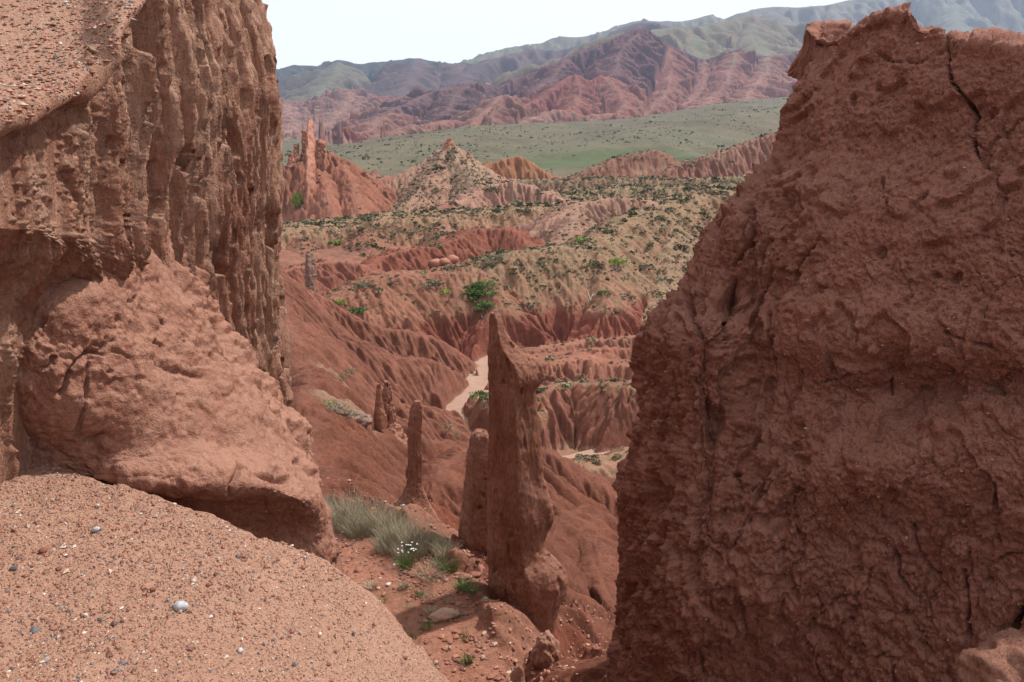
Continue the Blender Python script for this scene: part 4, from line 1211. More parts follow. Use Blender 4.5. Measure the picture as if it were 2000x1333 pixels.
spire("rock_stump", [(842, 926, 946, 13.3), (850, 920, 955, 13.3), (880, 914, 965, 13.3), (930, 908, 975, 13.3), (1000, 900, 980, 13.3), (1050, 897, 985, 13.3), (1085, 900, 985, 13.3)],
      [(-1, 0.1), (-0.5, -1), (0.9, -0.9), (1, 0.7), (-0.5, 1)], M['pinnacle'], "broken flat topped red rock stump half hidden behind the tall pinnacle", "rock spire", None, 0.055, 1.0, 90, 220, 1.0, 0.3, 11)
spire("rock_spire", [(784, 808, 822, 17), (792, 804, 824, 17), (812, 799, 825, 17), (830, 797, 824, 17), (880, 796, 824, 17), (920, 797, 824, 17), (945, 794, 826, 17), (962, 788, 830, 17), (980, 776, 838, 17), (1000, 758, 850, 17), (1025, 736, 866, 17)],
      [(-1, 0), (-0.1, -1), (1, -0.2), (0.6, 1), (-0.6, 1)], M['pinnacle'], "slender chimney shaped red rock spire left of the tall pinnacle", "rock spire", None, 0.030, 0.9, 80, 260, 1.1, 0.2, 23)
sp = spire("rock_spire", [(745, 752, 757, 33.5), (758, 749, 762, 33.5), (780, 746, 766, 33.5), (800, 743, 769, 33.5), (825, 738, 775, 33.5), (848, 726, 788, 33.3), (872, 704, 808, 33), (900, 690, 822, 32.5)],
      [(-1, 0), (0, -1), (1, 0), (0, 1)], M['pinnacle'], "small ragged two pronged red spire on the crest behind the chimney spire", "rock spire", None, 0.12, 0.8, 60, 150, 1.4, 0.3, 31)
spire("prong", [(750, 737, 742, 32.5), (764, 735, 745, 32.5), (790, 733, 748, 32.5), (815, 730, 755, 32.5)], [(-1, 0), (0, -1), (1, 0), (0, 1)], M['pinnacle'], None, None, None, 0.04, 1.0, 30, 60, 1.0, 0.4, 37)
pr = bpy.data.objects["prong"]; pr.parent = sp; pr.location = pr.location - sp.location

# castle-like fins far behind
castle = [
    ([(234, 604, 607), (242, 602, 610), (256, 600, 611), (270, 598, 612), (285, 600, 614), (300, 596, 612), (320, 598, 615), (340, 595, 613), (370, 598, 616), (400, 594, 612), (425, 597, 615), (446, 591, 617)], 300, 262, "tall thin pale castle like rock fin on the far red spur", 2.6),
    ([(256, 592, 597), (290, 589, 598), (330, 586, 599), (360, 580, 600)], 302, 300, "dark rock blade close behind the tallest far fin", 1.6),
    ([(282, 576, 581), (300, 573, 583), (330, 567, 588), (360, 560, 592)], 300, 298, "leftmost short rock blade of the far fin group", 1.6),
    ([(274, 619, 632), (282, 617, 635), (310, 614, 637), (335, 612, 645)], 303, 300, "blocky red rock tower just right of the tallest far fin", 1.3),
    ([(296, 641, 645), (304, 638, 649), (320, 636, 654), (340, 632, 660)], 302, 300, "stubby red rock tooth right of the blocky far tower", 1.2),
    ([(312, 668, 671), (320, 665, 675), (335, 662, 680), (350, 658, 684)], 302, 300, "small notched rock tooth midway down the far red spur", 1.2),
    ([(334, 712, 715), (342, 709, 719), (356, 706, 724)], 303, 302, "lowest little rock tooth at the right end of the far spur", 1.2),
    ([(300, 566, 570), (320, 562, 575), (350, 558, 582)], 296, 294, "dark rock tooth next to the cliff edge left of the far fins", 1.4),
    ([(272, 874, 880), (280, 869, 886), (292, 864, 892), (305, 858, 898)], 341, 340, "small pointed rock tip crowning the pale cone hill", 0.8),
    ([(492, 600, 608), (506, 597, 614), (530, 596, 618), (555, 597, 617), (575, 597, 617)], 118, 116, "pale narrow rock slab standing beside the near red domes", 1.6),
]
for k, (rw, d1, d2, lab, th) in enumerate(castle):
    n = len(rw)
    rows = [(py, l, r_, d1 + (d2 - d1) * (i / (n - 1)) ** 1.0) for i, (py, l, r_) in enumerate(rw)]
    mat = M['fin'] if k == 9 else M['pinnacle']
    spire("rock_fin", rows, [(-1, 0.2), (0.0, -1), (1, -0.1), (0.4, 1)], mat, lab, "rock fin", None, 0.75 if k != 9 else 0.3, th, 40, 90, 1.1, 0.2, 40 + 5 * k, None, None, 4.0 if k != 9 else 1.0)

# --- lumps, boulders
def icosphere(sub):
    import bmesh
    bm = bmesh.new(); bmesh.ops.create_icosphere(bm, subdivisions=sub, radius=1.0)
    V = np.array([v.co[:] for v in bm.verts]); F = np.array([[v.index for v in f.verts] for f in bm.faces]); bm.free()
    return V, F
OCT = (np.array([(1, 0, 0), (-1, 0, 0), (0, 1, 0), (0, -1, 0), (0, 0, 1), (0, 0, -1.0)]), np.array([(0, 2, 4), (2, 1, 4), (1, 3, 4), (3, 0, 4), (2, 0, 5), (1, 2, 5), (3, 1, 5), (0, 3, 5)]))
ICO = {k: icosphere(k) for k in (1, 2, 3, 5)}
ICO[0] = OCT
def boulder(name, loc, size, mat, label, cat, sub=3, rough=0.25, seed=0, rot=0.0, group=None, flat=1.0):
    V, F = ICO[sub]
    V = V.copy()
    n = noise(V[:, 0] + seed, V[:, 1], V[:, 2], 1.1, 3, 0.5, seed) * rough
    n += scarps(noise(V[:, 0], V[:, 1] + seed, V[:, 2], 1.7, 2, 0.5, seed + 2), 2.5, 0.12) * rough * 0.7
    if sub > 3: n += noise(V[:, 0], V[:, 1] + seed, V[:, 2], 8, 4, 0.6, seed + 2) * rough * 0.25
    V = V * (1 + n)[:, None] * np.array(size)
    c, s = math.cos(rot), math.sin(rot)
    V = np.stack([V[:, 0] * c - V[:, 1] * s, V[:, 0] * s + V[:, 1] * c, V[:, 2]], 1)
    base = np.array([loc[0], loc[1], loc[2] - size[2] * 0.5])
    o = make_mesh(name, V + np.array(loc), F, mat, None, True, base)
    return tag(o, label, cat, group)

rub = M['red_rock']
boulder("rubble_mound", P(1068, 1285, 9.6), (0.19, 0.2, 0.36), M['slab'], "lumpy rust brown rock mound at the foot of the tall pinnacle", "boulder", 5, 0.35, 3)
boulder("corner_rock", P(1990, 1345, 3.0), (0.22, 0.25, 0.19), M['pinnacle'], "paler gritty rock poking into the bottom right corner", "boulder", 5, 0.3, 9)
def on_gorge(px, py, lo=7.0, hi=130.0):
    """first point of the gorge ground seen at (px, py)"""
    for d in np.exp(np.linspace(math.log(lo), math.log(hi), 400)):
        p = P(px, py, d)
        if d < 51 and p[2] <= gorge['at'](p[0], p[1]): return p
        if d > 47 and p[2] <= hills['at'](p[0], p[1]): return p
    return P(px, py, 12)
def on_hills(px, py, lo=60.0, hi=460.0):
    for d in np.exp(np.linspace(math.log(lo), math.log(hi), 900)):
        p = P(px, py, d)
        if p[2] <= hills['at'](p[0], p[1]): return p
    return None
for k, (px, py, s, lab) in enumerate([(838, 1122, 0.15, "flat brown rock between the green tufts"), (928, 1118, 0.2, "broken brown rock against the stump foot"), (742, 1128, 0.09, "small flake of red rock left of the white flowers"),
                                      (905, 1128, 0.12, "angular brown rock in front of the stump"), (868, 1205, 0.22, "long tan slab of rock lying below the green tufts"), (700, 1115, 0.1, "thin red flake near the slab corner"), (1000, 1140, 0.1, None)]):
    if lab is None: continue
    p = on_gorge(px, py)
    boulder("loose_rock", p + np.array([0, 0, s * 0.1]), (s, s * 0.7, s * 0.38), rub if k != 4 else M['wall'], lab, "rock", 3, 0.4, 50 + k, k * 0.9, "loose rocks on the grassy ledge")
for k, (px, py, s) in enumerate([(852, 522, 1.5), (868, 516, 1.1), (884, 512, 1.3)]):
    p = on_hills(px, py)
    if p is not None:
        boulder("round_boulder", p + np.array([0, 0, s * 0.3]), (s, s, s * 0.8), M['pinnacle'], ["leftmost of three round red boulders on the red dome", "middle one of the three round red boulders", "rightmost of the three round red boulders"][k], "boulder", 3, 0.15, 70 + k, 0, "round red boulders on the dome")
for k, (px, py, d, s) in enumerate([(655, 805, 30.5, 0.5), (685, 815, 31, 0.55), (706, 822, 31, 0.5)]):
    p = on_gorge(px, py)
    boulder("pale_boulder", p, (s, s * 0.8, s * 0.4), M['fin'], ["leftmost pale grey lichened rock by the yellow green bush", "middle pale grey rock on the left flank", "rightmost pale grey rock on the left flank"][k], "boulder", 3, 0.55, 90 + k, k, "pale rocks on the left flank")

# --- gravel and pebbles on the foreground slope
M['stone'] = None
b = NB("pebble_stone", 0.8)
oi = b.attr("tone")
M['stone'] = b.done(b.mix(1.0, oi, b.ramp(b.noise(90, 4, 0.6), [(0.3, 0.75), (0.7, 1.2)]), 'MULTIPLY'))
TONES = np.array([(0.32, 0.15, 0.105), (0.36, 0.18, 0.13), (0.23, 0.10, 0.072), (0.15, 0.085, 0.07), (0.13, 0.125, 0.13), (0.42, 0.29, 0.22), (0.52, 0.45, 0.40), (0.28, 0.24, 0.23), (0.3, 0.13, 0.08)])
def pebbles(name, pts, nrms, sizes, seed, subset=0, tones=None):
    rng = np.random.RandomState(seed)
    V0, F0 = ICO[subset]
    n = len(pts); m = len(V0)
    sc = rng.uniform(0.55, 1.15, (n, 3)); sc[:, 2] *= 0.65
    jit = 1 + rng.uniform(-0.28, 0.28, (n, m))
    A = V0[None] * jit[..., None] * sc[:, None] * sizes[:, None, None]
    a = rng.uniform(0, 6.28, n); c, s = np.cos(a)[:, None], np.sin(a)[:, None]
    A = np.stack([A[..., 0] * c - A[..., 1] * s, A[..., 0] * s + A[..., 1] * c, A[..., 2]], -1)
    A = A + pts[:, None] + (nrms * sizes[:, None] * 0.22)[:, None]
    F = (F0[None] + (np.arange(n) * m)[:, None, None]).reshape(-1, 3)
    t = rng.choice(len(TONES), n, p=tones if tones is not None else [0.24, 0.2, 0.16, 0.1, 0.05, 0.1, 0.05, 0.04, 0.06])
    col = TONES[t] * rng.uniform(0.8, 1.15, (n, 1))
    o = make_mesh(name, A.reshape(-1, 3), F, M['stone'], {"tone": np.repeat(col, m, 0)}, False)
    return tag(o, kind='stuff')
rng = np.random.RandomState(5)
def scatter(Vg, Ng, n, pw, rows, cols):
    i = rng.randint(rows[0], rows[1], n * 3); j = rng.randint(cols[0], cols[1], n * 3)
    e1 = Vg[i + 1, j] - Vg[i, j]; e2 = Vg[i, j + 1] - Vg[i, j]
    area = np.linalg.norm(np.cross(e1, e2), axis=1)
    pr = area * pw[i, j]; pr /= pr.sum()
    k = rng.choice(len(i), n, p=pr)
    i, j = i[k], j[k]
    p = Vg[i, j] + (Vg[i + 1, j] - Vg[i, j]) * rng.rand(n, 1) + (Vg[i, j + 1] - Vg[i, j]) * rng.rand(n, 1)
    return p, Ng[i, j]
Nf = grid_normals(FGd)
if Nf[120, 120, 2] < 0: Nf = -Nf
gx_ = Fg[..., 0]; gy_ = Fg[..., 1]
dens = np.clip(0.15 + sstep(-0.2, -1.5, gx_) * 0.9 + 1.1 * noise(gx_, gy_, 0, 0.9, 4, 0.6, 61), 0.03, 2)
vlim = int(np.searchsorted(vs if False else uneven([0.4, 1.5, 5, 7, 7, 7, 6, 5, 4, 3, 2, 1.2, 1], 350), 8.3))
pts, nn = scatter(FGd, Nf, 21000, dens, (38, vlim), (38, 320))
pebbles("gravel", pts, nn, rng.gamma(2.0, 0.0019, len(pts)) + 0.0016, 3)
pts, nn = scatter(FGd, Nf, 260, 0.3 + dens, (38, vlim), (38, 320))
pebbles("scattered_pebbles", pts, nn, rng.gamma(3.0, 0.0018, len(pts)) + 0.005, 4, 1, [0.28, 0.14, 0.28, 0.14, 0.07, 0.03, 0.01, 0.03, 0.02])
k = rng.choice(len(TOPV), 3500)
vis = TOPV[k]
pebbles("ledge_gravel", vis, TOPN[k], rng.gamma(3.0, 0.0022, len(vis)) + 0.003, 6)
# grit and small stones sticking out of the right-hand rock and of the cliff band
def stick(name, V_, N_, n, rr, cc, sizes, seed, tones):
    p_, n_ = scatter(V_, N_, n, 0.2 + np.clip(1.5 * noise(V_[..., 0], V_[..., 1], V_[..., 2], 2.0, 3, 0.6, seed), 0, 2), rr, cc)
    pebbles(name, p_, n_, sizes(n), seed, 0, tones)
stick("rock_face_grit", ROCKP[0], ROCKP[1], 9000, (20, 520), (30, 420), lambda n: rng.gamma(1.6, 0.0035, n).clip(0, 0.012) + 0.003, 31, [0.22, 0.0, 0.48, 0.08, 0.0, 0.0, 0.0, 0.0, 0.22])
stick("rock_face_pebbles", ROCKP[0], ROCKP[1], 160, (20, 520), (30, 420), lambda n: rng.gamma(2.0, 0.004, n).clip(0, 0.014) + 0.004, 32, [0.2, 0.3, 0.1, 0.0, 0.0, 0.3, 0.05, 0.05, 0.0])
# debris on the gorge ground
gi, gj = rng.randint(0, 280, 60000), rng.randint(30, 400, 60000)
gX, gY, gZ = gorge['X'][gi, gj], gorge['Y'][gi, gj], gorge['Z'][gi, gj]
ga = np.abs((gorge['Y'][gi + 1, gj] - gY) * (gorge['X'][gi, gj + 1] - gX)) * (gY < 24) * (gY > 7) * (0.15 + sstep(-0.1, 0.4, noise(gX, gY, 0, 0.9, 3, 0.6, 88)))
gk = rng.choice(60000, 5200, p=ga / ga.sum(), replace=False)
pebbles("gorge_debris", np.stack([gX[gk], gY[gk], gZ[gk]], 1), np.tile(np.array([[0, 0, 1.0]]), (5200, 1)), rng.gamma(1.6, 0.011, 5200).clip(0, 0.045) + 0.008, 8, 1, [0.34, 0.14, 0.3, 0.08, 0.02, 0.04, 0.02, 0.02, 0.04])
# named pebbles
def on_slope(px, py):
    """nearest point of the foreground slope seen at (px, py)"""
    d = P(px, py, 1.0); d = d / np.linalg.norm(d)
    Vf = FGd.reshape(-1, 3)
    t = Vf @ d
    dist = np.linalg.norm(Vf - t[:, None] * d, axis=1)
    k = np.argmin(dist + np.where(t < 0.5, 9, 0))
    return Vf[k]
pebm = {}
for nm, cols in (("grey", ((0.25, 0.26, 0.28), (0.45, 0.45, 0.45))), ("dark", ((0.07, 0.07, 0.075), (0.14, 0.13, 0.13))), ("brown", ((0.16, 0.06, 0.04), (0.24, 0.1, 0.07))), ("cream", ((0.45, 0.36, 0.28), (0.52, 0.46, 0.4)))):
    pebm[nm] = flat_mat("pebble_" + nm, cols[0], cols[1], 60, 0.001)
for k, (px, py, w, c, lab) in enumerate([(352, 1188, 30, "grey", "large smooth pale grey pebble alone on the reddish gravel slope"), (372, 1042, 14, "brown", "small brown clod near the top of the gravel slope"), (378, 1136, 12, "cream", "tiny cream pebble above the grey pebble"),
                                         (300, 1154, 13, "brown", "dark brown clod left above the grey pebble"), (470, 1275, 14, "grey", "small grey pebble near the bottom of the slope"), (26, 1113, 13, "dark", "small black pebble at the left edge of the slope"),
                                         (85, 1078, 18, "brown", "flat brown stone on the left of the slope"), (166, 1202, 11, "cream", "pale pebble left below the slope middle"), (188, 1036, 15, "grey", "flat grey stone near the slope crest"), (228, 1056, 9, "cream", "tiny white pebble below the slope crest"), (407, 1145, 10, "brown", "small rust clod right of the grey pebble"), (626, 1240, 10, "cream", "small white pebble on the right of the slope")]):
    p = on_slope(px, py)
    dd = p[1] * CP - p[2] * SP_
    s = w / FPX * dd / 2
    boulder("pebble", p + np.array([0, 0, s * 0.35]), (s, s * 0.8, s * 0.65), pebm[c], lab, "pebble", 3, 0.22, 100 + k, k * 1.3, "pebbles lying on the foreground slope")

# --- grass and brush on the ledge
def blades(n, rad, hgt, lean, width, rng, seg=3, wild=0.25):
    """a tuft of curved blades round the origin"""
    V = []; F = []
    a = rng.uniform(0, 6.283, n); r = rad * np.sqrt(rng.rand(n)); H = hgt * rng.uniform(0.5, 1.1, n)
    dirx = np.cos(a) * (0.4 + rng.rand(n)) * lean + rng.normal(0, wild * lean, n); diry = np.sin(a) * (0.4 + rng.rand(n)) * lean + rng.normal(0, wild * lean, n)
    wa = rng.uniform(0, 6.283, n)
    allV = np.zeros((n, seg + 1, 2, 3))
    for s in range(seg + 1):
        t = s / seg
        cx = r * np.cos(a) + dirx * H * t ** 1.6; cy = r * np.sin(a) + diry * H * t ** 1.6; cz = H * (t - 0.18 * lean * t * t)
        w = width * (1 - 0.85 * t)
        for q, sg in enumerate((-1, 1)):
            allV[:, s, q] = np.stack([cx + sg * w * np.cos(wa), cy + sg * w * np.sin(wa), cz], 1)
    base = (np.arange(n) * (seg + 1) * 2)[:, None]
    fs = []
    for s in range(seg):
        fs.append(base + np.array([[2 * s, 2 * s + 1, 2 * s + 3, 2 * s + 2]]))
    return allV.reshape(-1, 3), np.concatenate(fs)
M['grass'] = flat_mat("fresh_green_grass", (0.075, 0.15, 0.03), (0.13, 0.22, 0.05), 14, 0, 0.7)
M['dry'] = flat_mat("grey_green_brush", (0.26, 0.225, 0.15), (0.40, 0.335, 0.24), 9, 0, 0.9, 0.12)
M['straw'] = flat_mat("straw_stalks", (0.36, 0.31, 0.22), (0.45, 0.39, 0.29), 20, 0, 0.9)
M['sage'] = flat_mat("pale_sage", (0.20, 0.22, 0.15), (0.30, 0.31, 0.23), 20, 0, 0.9)
M['petal'] = flat_mat("white_petal", (0.7, 0.7, 0.66), (0.8, 0.8, 0.78), 20, 0, 0.8)
def tuft(name, px, py, n, rad, hgt, lean, width, mat, label, cat, group, seed, extra=None, z=None):
    rng = np.random.RandomState(seed)
    p = on_gorge(px, py) if z is None else z
    V, F = blades(n, rad, hgt, lean, width, rng)
    if extra is None:
        o = make_mesh(name, V + p, F, mat, None, False, p)
        return tag(o, label, cat, group)
    e = empty(name, p); tag(e, label, cat, group)
    make_mesh("blades", V + p, F, mat, None, False, p, e)
    V2, F2 = blades(*extra[:5], rng)
    make_mesh(extra[5], V2 + p, F2, extra[6], None, False, p, e)
    return e
BRUSH_L = ["leftmost tall brush clump beside the slab corner", "tall grey green brush clump second from the slab corner", "tallest wispy brush clump in the upper row", "brush clump in the middle of the upper row", "brush clump right of the upper row middle", "brush clump straight above the white flowers", "brush clump right above the white flowers", "brush clump between the flowers and the upright green grass", "low brush clump left of the white flowers", "short brush clump behind the white flowers", "short brush clump right of the white flowers", "thin last brush clump at the right end near the stump", "low brush clump in front of the upper row", "brush clump half hidden behind the slab corner"]
brush = [(648, 1025, .26, .46), (672, 1035, .28, .52), (690, 1018, .28, .55), (716, 1040, .28, .52), (742, 1036, .28, .5), (768, 1050, .26, .46), (790, 1062, .26, .46), (815, 1070, .25, .42), (760, 1078, .22, .38), (800, 1092, .22, .36), (838, 1082, .2, .36), (870, 1088, .16, .3), (700, 1050, .2, .4), (630, 1010, .24, .42)]
for k, (px, py, r_, hh) in enumerate(brush):
    tuft("brush_clump", px, py, 420, r_, hh, 0.5, 0.0036, M['dry'], BRUSH_L[k], "brush", "wispy brush row behind the ledge", 200 + k, (170, r_, hh * 1.05, 0.5, 0.003, "dry_stalks", M['straw'] if k % 2 else M['sage']))
greens = [(793, 1112, 150, .10, .27, "lush green grass tuft right below the white flowers"), (878, 1118, 150, .12, .30, "tallest green grass tuft beside the brown rock"), (905, 1155, 150, .12, .24, "wide green grass tuft in front of the stump"), (922, 1158, 90, .08, .18, "low green tuft at the right of the wide one"),
          (748, 1180, 60, .05, .16, "lone green tuft at the left of the ledge"), (820, 1165, 60, .05, .17, "thin green tuft in the middle of the ledge"), (832, 1232, 70, .07, .17, "green tuft left of the tan rock slab"), (808, 1248, 40, .04, .13, "tiny yellow green tuft near the slope edge"),
          (892, 1210, 50, .04, .17, "narrow upright green tuft near the pedestal"), (908, 1255, 50, .05, .2, "slim dark green tuft low on the ledge"), (912, 1295, 90, .07, .15, "short green tuft at the ledge bottom"), (820, 1092, 60, .06, .15, "small green tuft under the brush"), (852, 1310, 30, .03, .08, "tiny sprout at the lower ledge edge"), (862, 1075, 60, 0.06, 0.3, "upright green grass at the right end of the brush")]
for k, (px, py, n, r_, hh, lab) in enumerate(greens):
    tuft("grass_tuft", px, py, n, r_, hh, 0.5, 0.0042, M['grass'], lab, "grass tuft", "green grass tufts on the ledge", 300 + k, (n // 3, r_ * 1.1, hh * 0.9, 0.6, 0.003, "dry_blades", M['sage']))
sages = [(788, 1150, .07, .12, "round pale sage tuft below the white flowers"), (856, 1138, .11, .17, "broad pale sage tuft beside the brown rock"), (832, 1172, .07, .1, "flat silvery tuft in the ledge middle"), (726, 1150, .07, .14, "straw coloured tuft at the left of the ledge"), (836, 1130, .12, .34, "wispy straw coloured tuft behind the sage"), (862, 1108, .12, .32, "tall wispy pale tuft near the brush end"), (862, 1168, .06, .1, "small sage tuft right of the ledge middle"), (800, 1190, .05, .08, "low grey tuft near the slope edge"), (845, 1200, .07, .12, "straw wisps beside the tan slab"), (880, 1180, .06, .1, "little grey tuft above the narrow green one")]
for k, (px, py, r_, hh, lab) in enumerate(sages):
    tuft("sage_tuft", px, py, 120, r_, hh, 0.75, 0.0036, M['sage'] if k not in (3, 4, 5, 8) else M['straw'], lab, "sage tuft", "pale sage and straw tufts on the ledge", 400 + k)
# white flowers
pf = on_gorge(797, 1105)
fl = empty("flowering_plant", pf); tag(fl, "cluster of small white flowers on thin stems in front of the brush", "flower")
rngf = np.random.RandomState(9)
Vs, Fs, Vp, Fp = [], [], [], []
for k in range(17):
    top = np.array([rngf.uniform(-.16, .2), rngf.uniform(-.1, .1), rngf.uniform(.22, .40)])
    b0 = np.array([rngf.uniform(-.04, .04), rngf.uniform(-.04, .04), 0])
    i = len(Vs)
    Vs += [b0, b0 + (0.005, 0, 0), top + (0.002, 0, 0), top]; Fs.append([i, i + 1, i + 2, i + 3])
    for q in range(5):
        a = q * 1.257 + k; j = len(Vp)
        c, s = math.cos(a), math.sin(a)
        Vp += [top, top + np.array([c * .011 - s * .006, s * .011 + c * .006, .004]), top + np.array([c * .019, s * .019, .003]), top + np.array([c * .011 + s * .006, s * .011 - c * .006, .004])]
        Fp.append([j, j + 1, j + 2, j + 3])
make_mesh("stems", np.array(Vs) + pf, np.array(Fs), M['grass'], None, False, pf, fl)
tag(make_mesh("petals", np.array(Vp) + pf, np.array(Fp), M['petal'], None, False, pf, fl), kind='stuff')

# --- shrubs on the hills
def leaf_bush(rng, n, leaf, flat=0.6, stems=True):
    """leaf clumps through a low dome-shaped volume"""
    u = rng.normal(size=(n, 3)); u /= np.linalg.norm(u, axis=1)[:, None]
    r = rng.uniform(0.45, 1.0, n) ** 0.6
    lob = 1 + 0.3 * np.sin(u[:, 0] * 4 + rng.rand() * 6) * np.cos(u[:, 1] * 5 + rng.rand() * 6)
    C = u * (r * lob)[:, None]; C[:, 2] = np.abs(C[:, 2]) * flat
    a = rng.normal(size=(n, 3)); a /= np.linalg.norm(a, axis=1)[:, None]
    b_ = np.cross(a, rng.normal(size=(n, 3))); b_ /= np.linalg.norm(b_, axis=1)[:, None]
    s = (leaf * rng.uniform(0.6, 1.3, n))[:, None]
    V = np.stack([C - a * s, C + b_ * s * 0.7, C + a * s, C - b_ * s * 0.7], 1)
    return V.reshape(-1, 3), np.arange(n * 4).reshape(n, 4)
M['shrub_dark'] = flat_mat("dark_olive_shrub", (0.065, 0.07, 0.032), (0.115, 0.11, 0.058), 3.0, 0, 0.95, 0.3)
M['shrub_grey'] = flat_mat("grey_sage_shrub", (0.12, 0.13, 0.075), (0.18, 0.17, 0.11), 3.0, 0, 0.95, 0.25)
M['shrub_green'] = flat_mat("bright_green_shrub", (0.045, 0.098, 0.02), (0.075, 0.145, 0.032), 2.0, 0, 0.8)
M['shrub_lime'] = flat_mat("yellow_green_shrub", (0.15, 0.22, 0.03), (0.22, 0.30, 0.06), 2.0, 0, 0.8)
def bush_at(name, p, size, mat, label, cat, seed, group=None, n=260, leaf=0.11, flat=0.6):
    rng = np.random.RandomState(seed)
    V, F = leaf_bush(rng, n, leaf, flat)
    o = make_mesh(name, V * np.array(size) + p, F, mat, None, False, p)
    return tag(o, label, cat, group)
gpatch = [(928, 560, 2.3), (948, 556, 2.4), (915, 572, 2.0), (938, 572, 2.3), (952, 574, 1.9), (950, 594, 2.0), (942, 603, 1.6), (926, 582, 1.6)]
for k, (px, py, s) in enumerate(gpatch):
    p = on_hills(px, py)
    if p is not None: bush_at("green_bush", p, (s, s, s * 0.4), M['shrub_green'], ["top left bush of the bright green hill patch", "top right bush of the bright green hill patch", "leftmost bush of the bright green hill patch", "central bush of the bright green hill patch", "rightmost bush of the bright green hill patch", "upper of the two low bushes under the green patch", "lowest green bush just above the pinnacle tip", "small bush at the lower left of the green patch"][k], "bush", 500 + k, "bright green bush patch on the hill", 420, 0.1)
for k, (px, py, s, m, lab) in enumerate([(695, 610, 1.4, 'shrub_green', "bright green bush on the ridge edge left of the hill foot"), (705, 606, 1.0, 'shrub_green', "smaller bright green bush touching the ridge edge one"), (664, 592, 1.1, 'shrub_lime', "yellow green bush left of the ridge edge"), (712, 560, 1.6, 'shrub_grey', "round grey bush on the bare red shoulder"),
                                         (842, 558, 2.1, 'shrub_grey', "wide grey green bush left of the bright patch"), (870, 573, 1.2, 'shrub_lime', "lime green bush left under the bright patch"), (938, 776, 1.3, 'shrub_green', "bright green bush on the river bank"), (850, 482, 1.8, 'shrub_grey', "big grey bush on the bench slope"),
                                         (660, 475, 1.6, 'shrub_lime', "yellowish bush on the left of the bench face"), (1135, 472, 1.6, 'shrub_lime', "lime bush on the sharp crest of the hill"), (965, 510, 2.2, 'shrub_grey', "grey green bush just under the hill crest"), (1180, 575, 1.4, 'shrub_green', "small green bush in the hill gully"), (1160, 520, 2.0, 'shrub_dark', "large dark bush high in the hill gully"),
                                         (1015, 415, 1.8, 'shrub_dark', "dark bush on the grassy bench edge"), (1205, 515, 1.9, 'shrub_lime', "yellow green bush right of the gully head")]):
    p = on_hills(px, py)
    if p is not None: bush_at("green_bush", p, (s, s, s * 0.8), M[m], lab, "bush", 520 + k)
for k, (px, py, s, m, lab) in enumerate([(636, 792, 0.45, 'shrub_lime', "yellow green bush at the head of the pale rocks"), (655, 800, 0.5, 'shrub_grey', "grey green bush beside the pale rocks"), (672, 812, 0.5, 'shrub_grey', "lower grey bush beside the pale rocks"), (675, 730, 0.7, 'shrub_grey', "silvery bush on the upper left flank"), (660, 742, 0.5, 'shrub_dark', "dark bush on the upper left flank"),
                                         (868, 838, 1.1, 'shrub_grey', "leafless silvery bush in the hollow below the spurs"), (885, 850, 0.8, 'shrub_grey', "smaller silvery bush in the hollow")]):
    p = on_gorge(px, py)
    bush_at("sage_bush", p, (s, s, s * 0.8), M[m], lab, "bush", 560 + k, None, 300, 0.07)
# bright fresh growth by the fins
p = on_hills(583, 402)
if p is not None:
    bush_at("green_bush", p, (2.0, 2.0, 4.5), M['shrub_lime'], "bright yellow green bush climbing between the far rock fins", "bush", 580, None, 400, 0.12, 1.0)

# shrubs dotted over the scrub hills: the largest 300 one by one, the others joined
protos = []
rngb = np.random.RandomState(77)
for k in range(8):
    V, F = leaf_bush(np.random.RandomState(600 + k), 34, 0.3, 0.62)
    me = bpy.data.meshes.new("shrub")
    me.from_pydata(V.tolist(), [], [tuple(f) for f in F.tolist()])
    me.materials.append(M['shrub_dark'] if k % 3 else M['shrub_grey'])
    protos.append(me)
def pick(layer, n, thr, rngb, ylim, far_bias=1.0):
    X, Y, Z, vg, sl = layer['X'], layer['Y'], layer['Z'], layer['veg'], layer['sl']
    i = rngb.randint(0, X.shape[0] - 1, n * 14); j = rngb.randint(0, X.shape[1] - 1, n * 14)
    area = np.abs((Y[i + 1, j] - Y[i, j]) * (X[i, j + 1] - X[i, j])) * np.sqrt(1 + sl[i, j] ** 2)
    clus = sstep(-0.15, 0.4, noise(X[i, j], Y[i, j], 0, 0.3 if ylim[1] < 500 else 0.02, 3, 0.6, 71))
    w = area * np.clip(vg[i, j] - thr, 0, 1) * (0.05 + clus) * (Y[i, j] > ylim[0]) * (Y[i, j] < ylim[1]) * (sl[i, j] < 1.5)
    w = w / w.sum()
    k = rngb.choice(len(i), n, p=w, replace=False)
    return np.stack([X[i[k], j[k]], Y[i[k], j[k]], Z[i[k], j[k]]], 1)
pts = pick(hills, 19000, 0.03, rngb, (70, 460))
bare_ = pick(hills, 250, -0.3, rngb, (70, 300))
pts = np.concatenate([pts, bare_])
siz = rngb.gamma(1.2, 0.15, len(pts)) + 0.12
siz *= np.clip(pts[:, 1] / 170, 0.75, 1.5)
order = np.argsort(-siz / pts[:, 1])
for k in order[:300]:
    o = bpy.data.objects.new("shrub", protos[rngb.randint(8)])
    o.location = tuple(pts[k].tolist())
    s = float(siz[k]) * 1.1
    o.scale = (s, s, s * float(rngb.uniform(0.8, 1.2))); o.rotation_euler = (0, 0, float(rngb.uniform(0, 6.28)))
    link(o)
    tag(o, "small dark olive shrub dotting the scrubby canyon hillside", "shrub", "shrubs dotting the canyon hills")
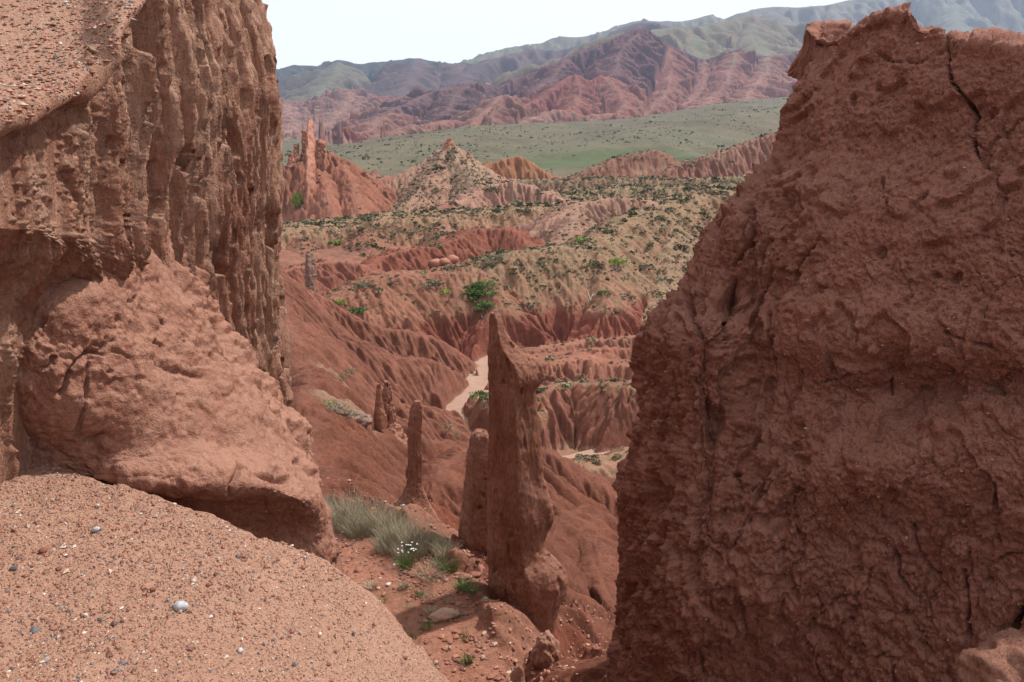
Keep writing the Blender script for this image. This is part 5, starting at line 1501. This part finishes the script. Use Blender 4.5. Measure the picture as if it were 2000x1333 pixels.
def bush_mass(name, P_, S_, mat, nleaf, leaf, seed):
    rng = np.random.RandomState(seed)
    Vs = []
    base = [leaf_bush(np.random.RandomState(700 + q), nleaf, leaf, 0.62)[0] for q in range(10)]
    B = np.stack(base)[rng.randint(10, size=len(P_))]
    a = rng.uniform(0, 6.28, len(P_)); c, s = np.cos(a)[:, None], np.sin(a)[:, None]
    B = np.stack([B[..., 0] * c - B[..., 1] * s, B[..., 0] * s + B[..., 1] * c, B[..., 2]], -1) * S_[:, None, None] + P_[:, None]
    F = np.arange(len(P_) * nleaf * 4).reshape(-1, 4)
    o = make_mesh(name, B.reshape(-1, 3), F, mat, None, False)
    return tag(o, kind='stuff')
rest = order[300:]
sel = rngb.rand(len(rest)) < 0.6
bush_mass("dark_scrub", pts[rest[sel]], siz[rest[sel]], M['shrub_dark'], 11, 0.46, 1)
bush_mass("grey_scrub", pts[rest[~sel]], siz[rest[~sel]], M['shrub_grey'], 11, 0.46, 2)
pp = pick(plateau, 10000, -0.2, rngb, (420, 1750))
bush_mass("plateau_scrub", pp, rngb.gamma(1.3, 0.42, len(pp)) + 0.3, M['shrub_dark'], 5, 0.62, 3)
# small pieces: bleached dead branch on the hill
p = on_hills(1153, 588)
if p is not None:
    V = []; F = []
    for a, b_ in (((0, 0, 0), (-.5, 0, 1.3)), ((0, 0, 0), (.45, 0, 1.5)), ((0, 0, -.3), (0.05, 0, .2)), ((.2, 0, .7), (.8, .2, 1.0))):
        a = np.array(a); b_ = np.array(b_); i = len(V)
        for q in range(3):
            ang = q * 2.094; off = np.array([math.cos(ang), math.sin(ang), 0]) * 0.09
            V += [a + off, b_ + off * 0.5]
        for q in range(3):
            q2 = (q + 1) % 3
            F.append([i + 2 * q, i + 2 * q2, i + 2 * q2 + 1, i + 2 * q + 1])
    o = make_mesh("dead_branch", np.array(V) + p + np.array([0, -0.5, 0.3]), np.array(F), M['petal'], None, False, p)
    tag(o, "bleached white forked dead branch in the gully of the scrubby hill", "dead branch")

# --- haze
def haze_box():
    x0, x1, y0, y1, z0, z1 = -7650, 7650, -7650, 7650, -46, 1150
    V = np.array([(x, y, z) for x in (x0, x1) for y in (y0, y1) for z in (z0, z1)])
    F = np.array([(0, 1, 3, 2), (4, 6, 7, 5), (0, 4, 5, 1), (2, 3, 7, 6), (0, 2, 6, 4), (1, 5, 7, 3)])
    m = bpy.data.materials.new("thin_haze"); m.use_nodes = True
    nt = m.node_tree; nt.nodes.clear()
    out = nt.nodes.new("ShaderNodeOutputMaterial"); v = nt.nodes.new("ShaderNodeVolumePrincipled")
    v.inputs["Color"].default_value = (0.50, 0.68, 1.0, 1)
    v.inputs["Density"].default_value = 0.00006
    v.inputs["Anisotropy"].default_value = 0.2
    nt.links.new(v.outputs[0], out.inputs["Volume"])
    o = make_mesh("haze", V, F, m, None, False)
    o["kind"] = "stuff"
haze_box()
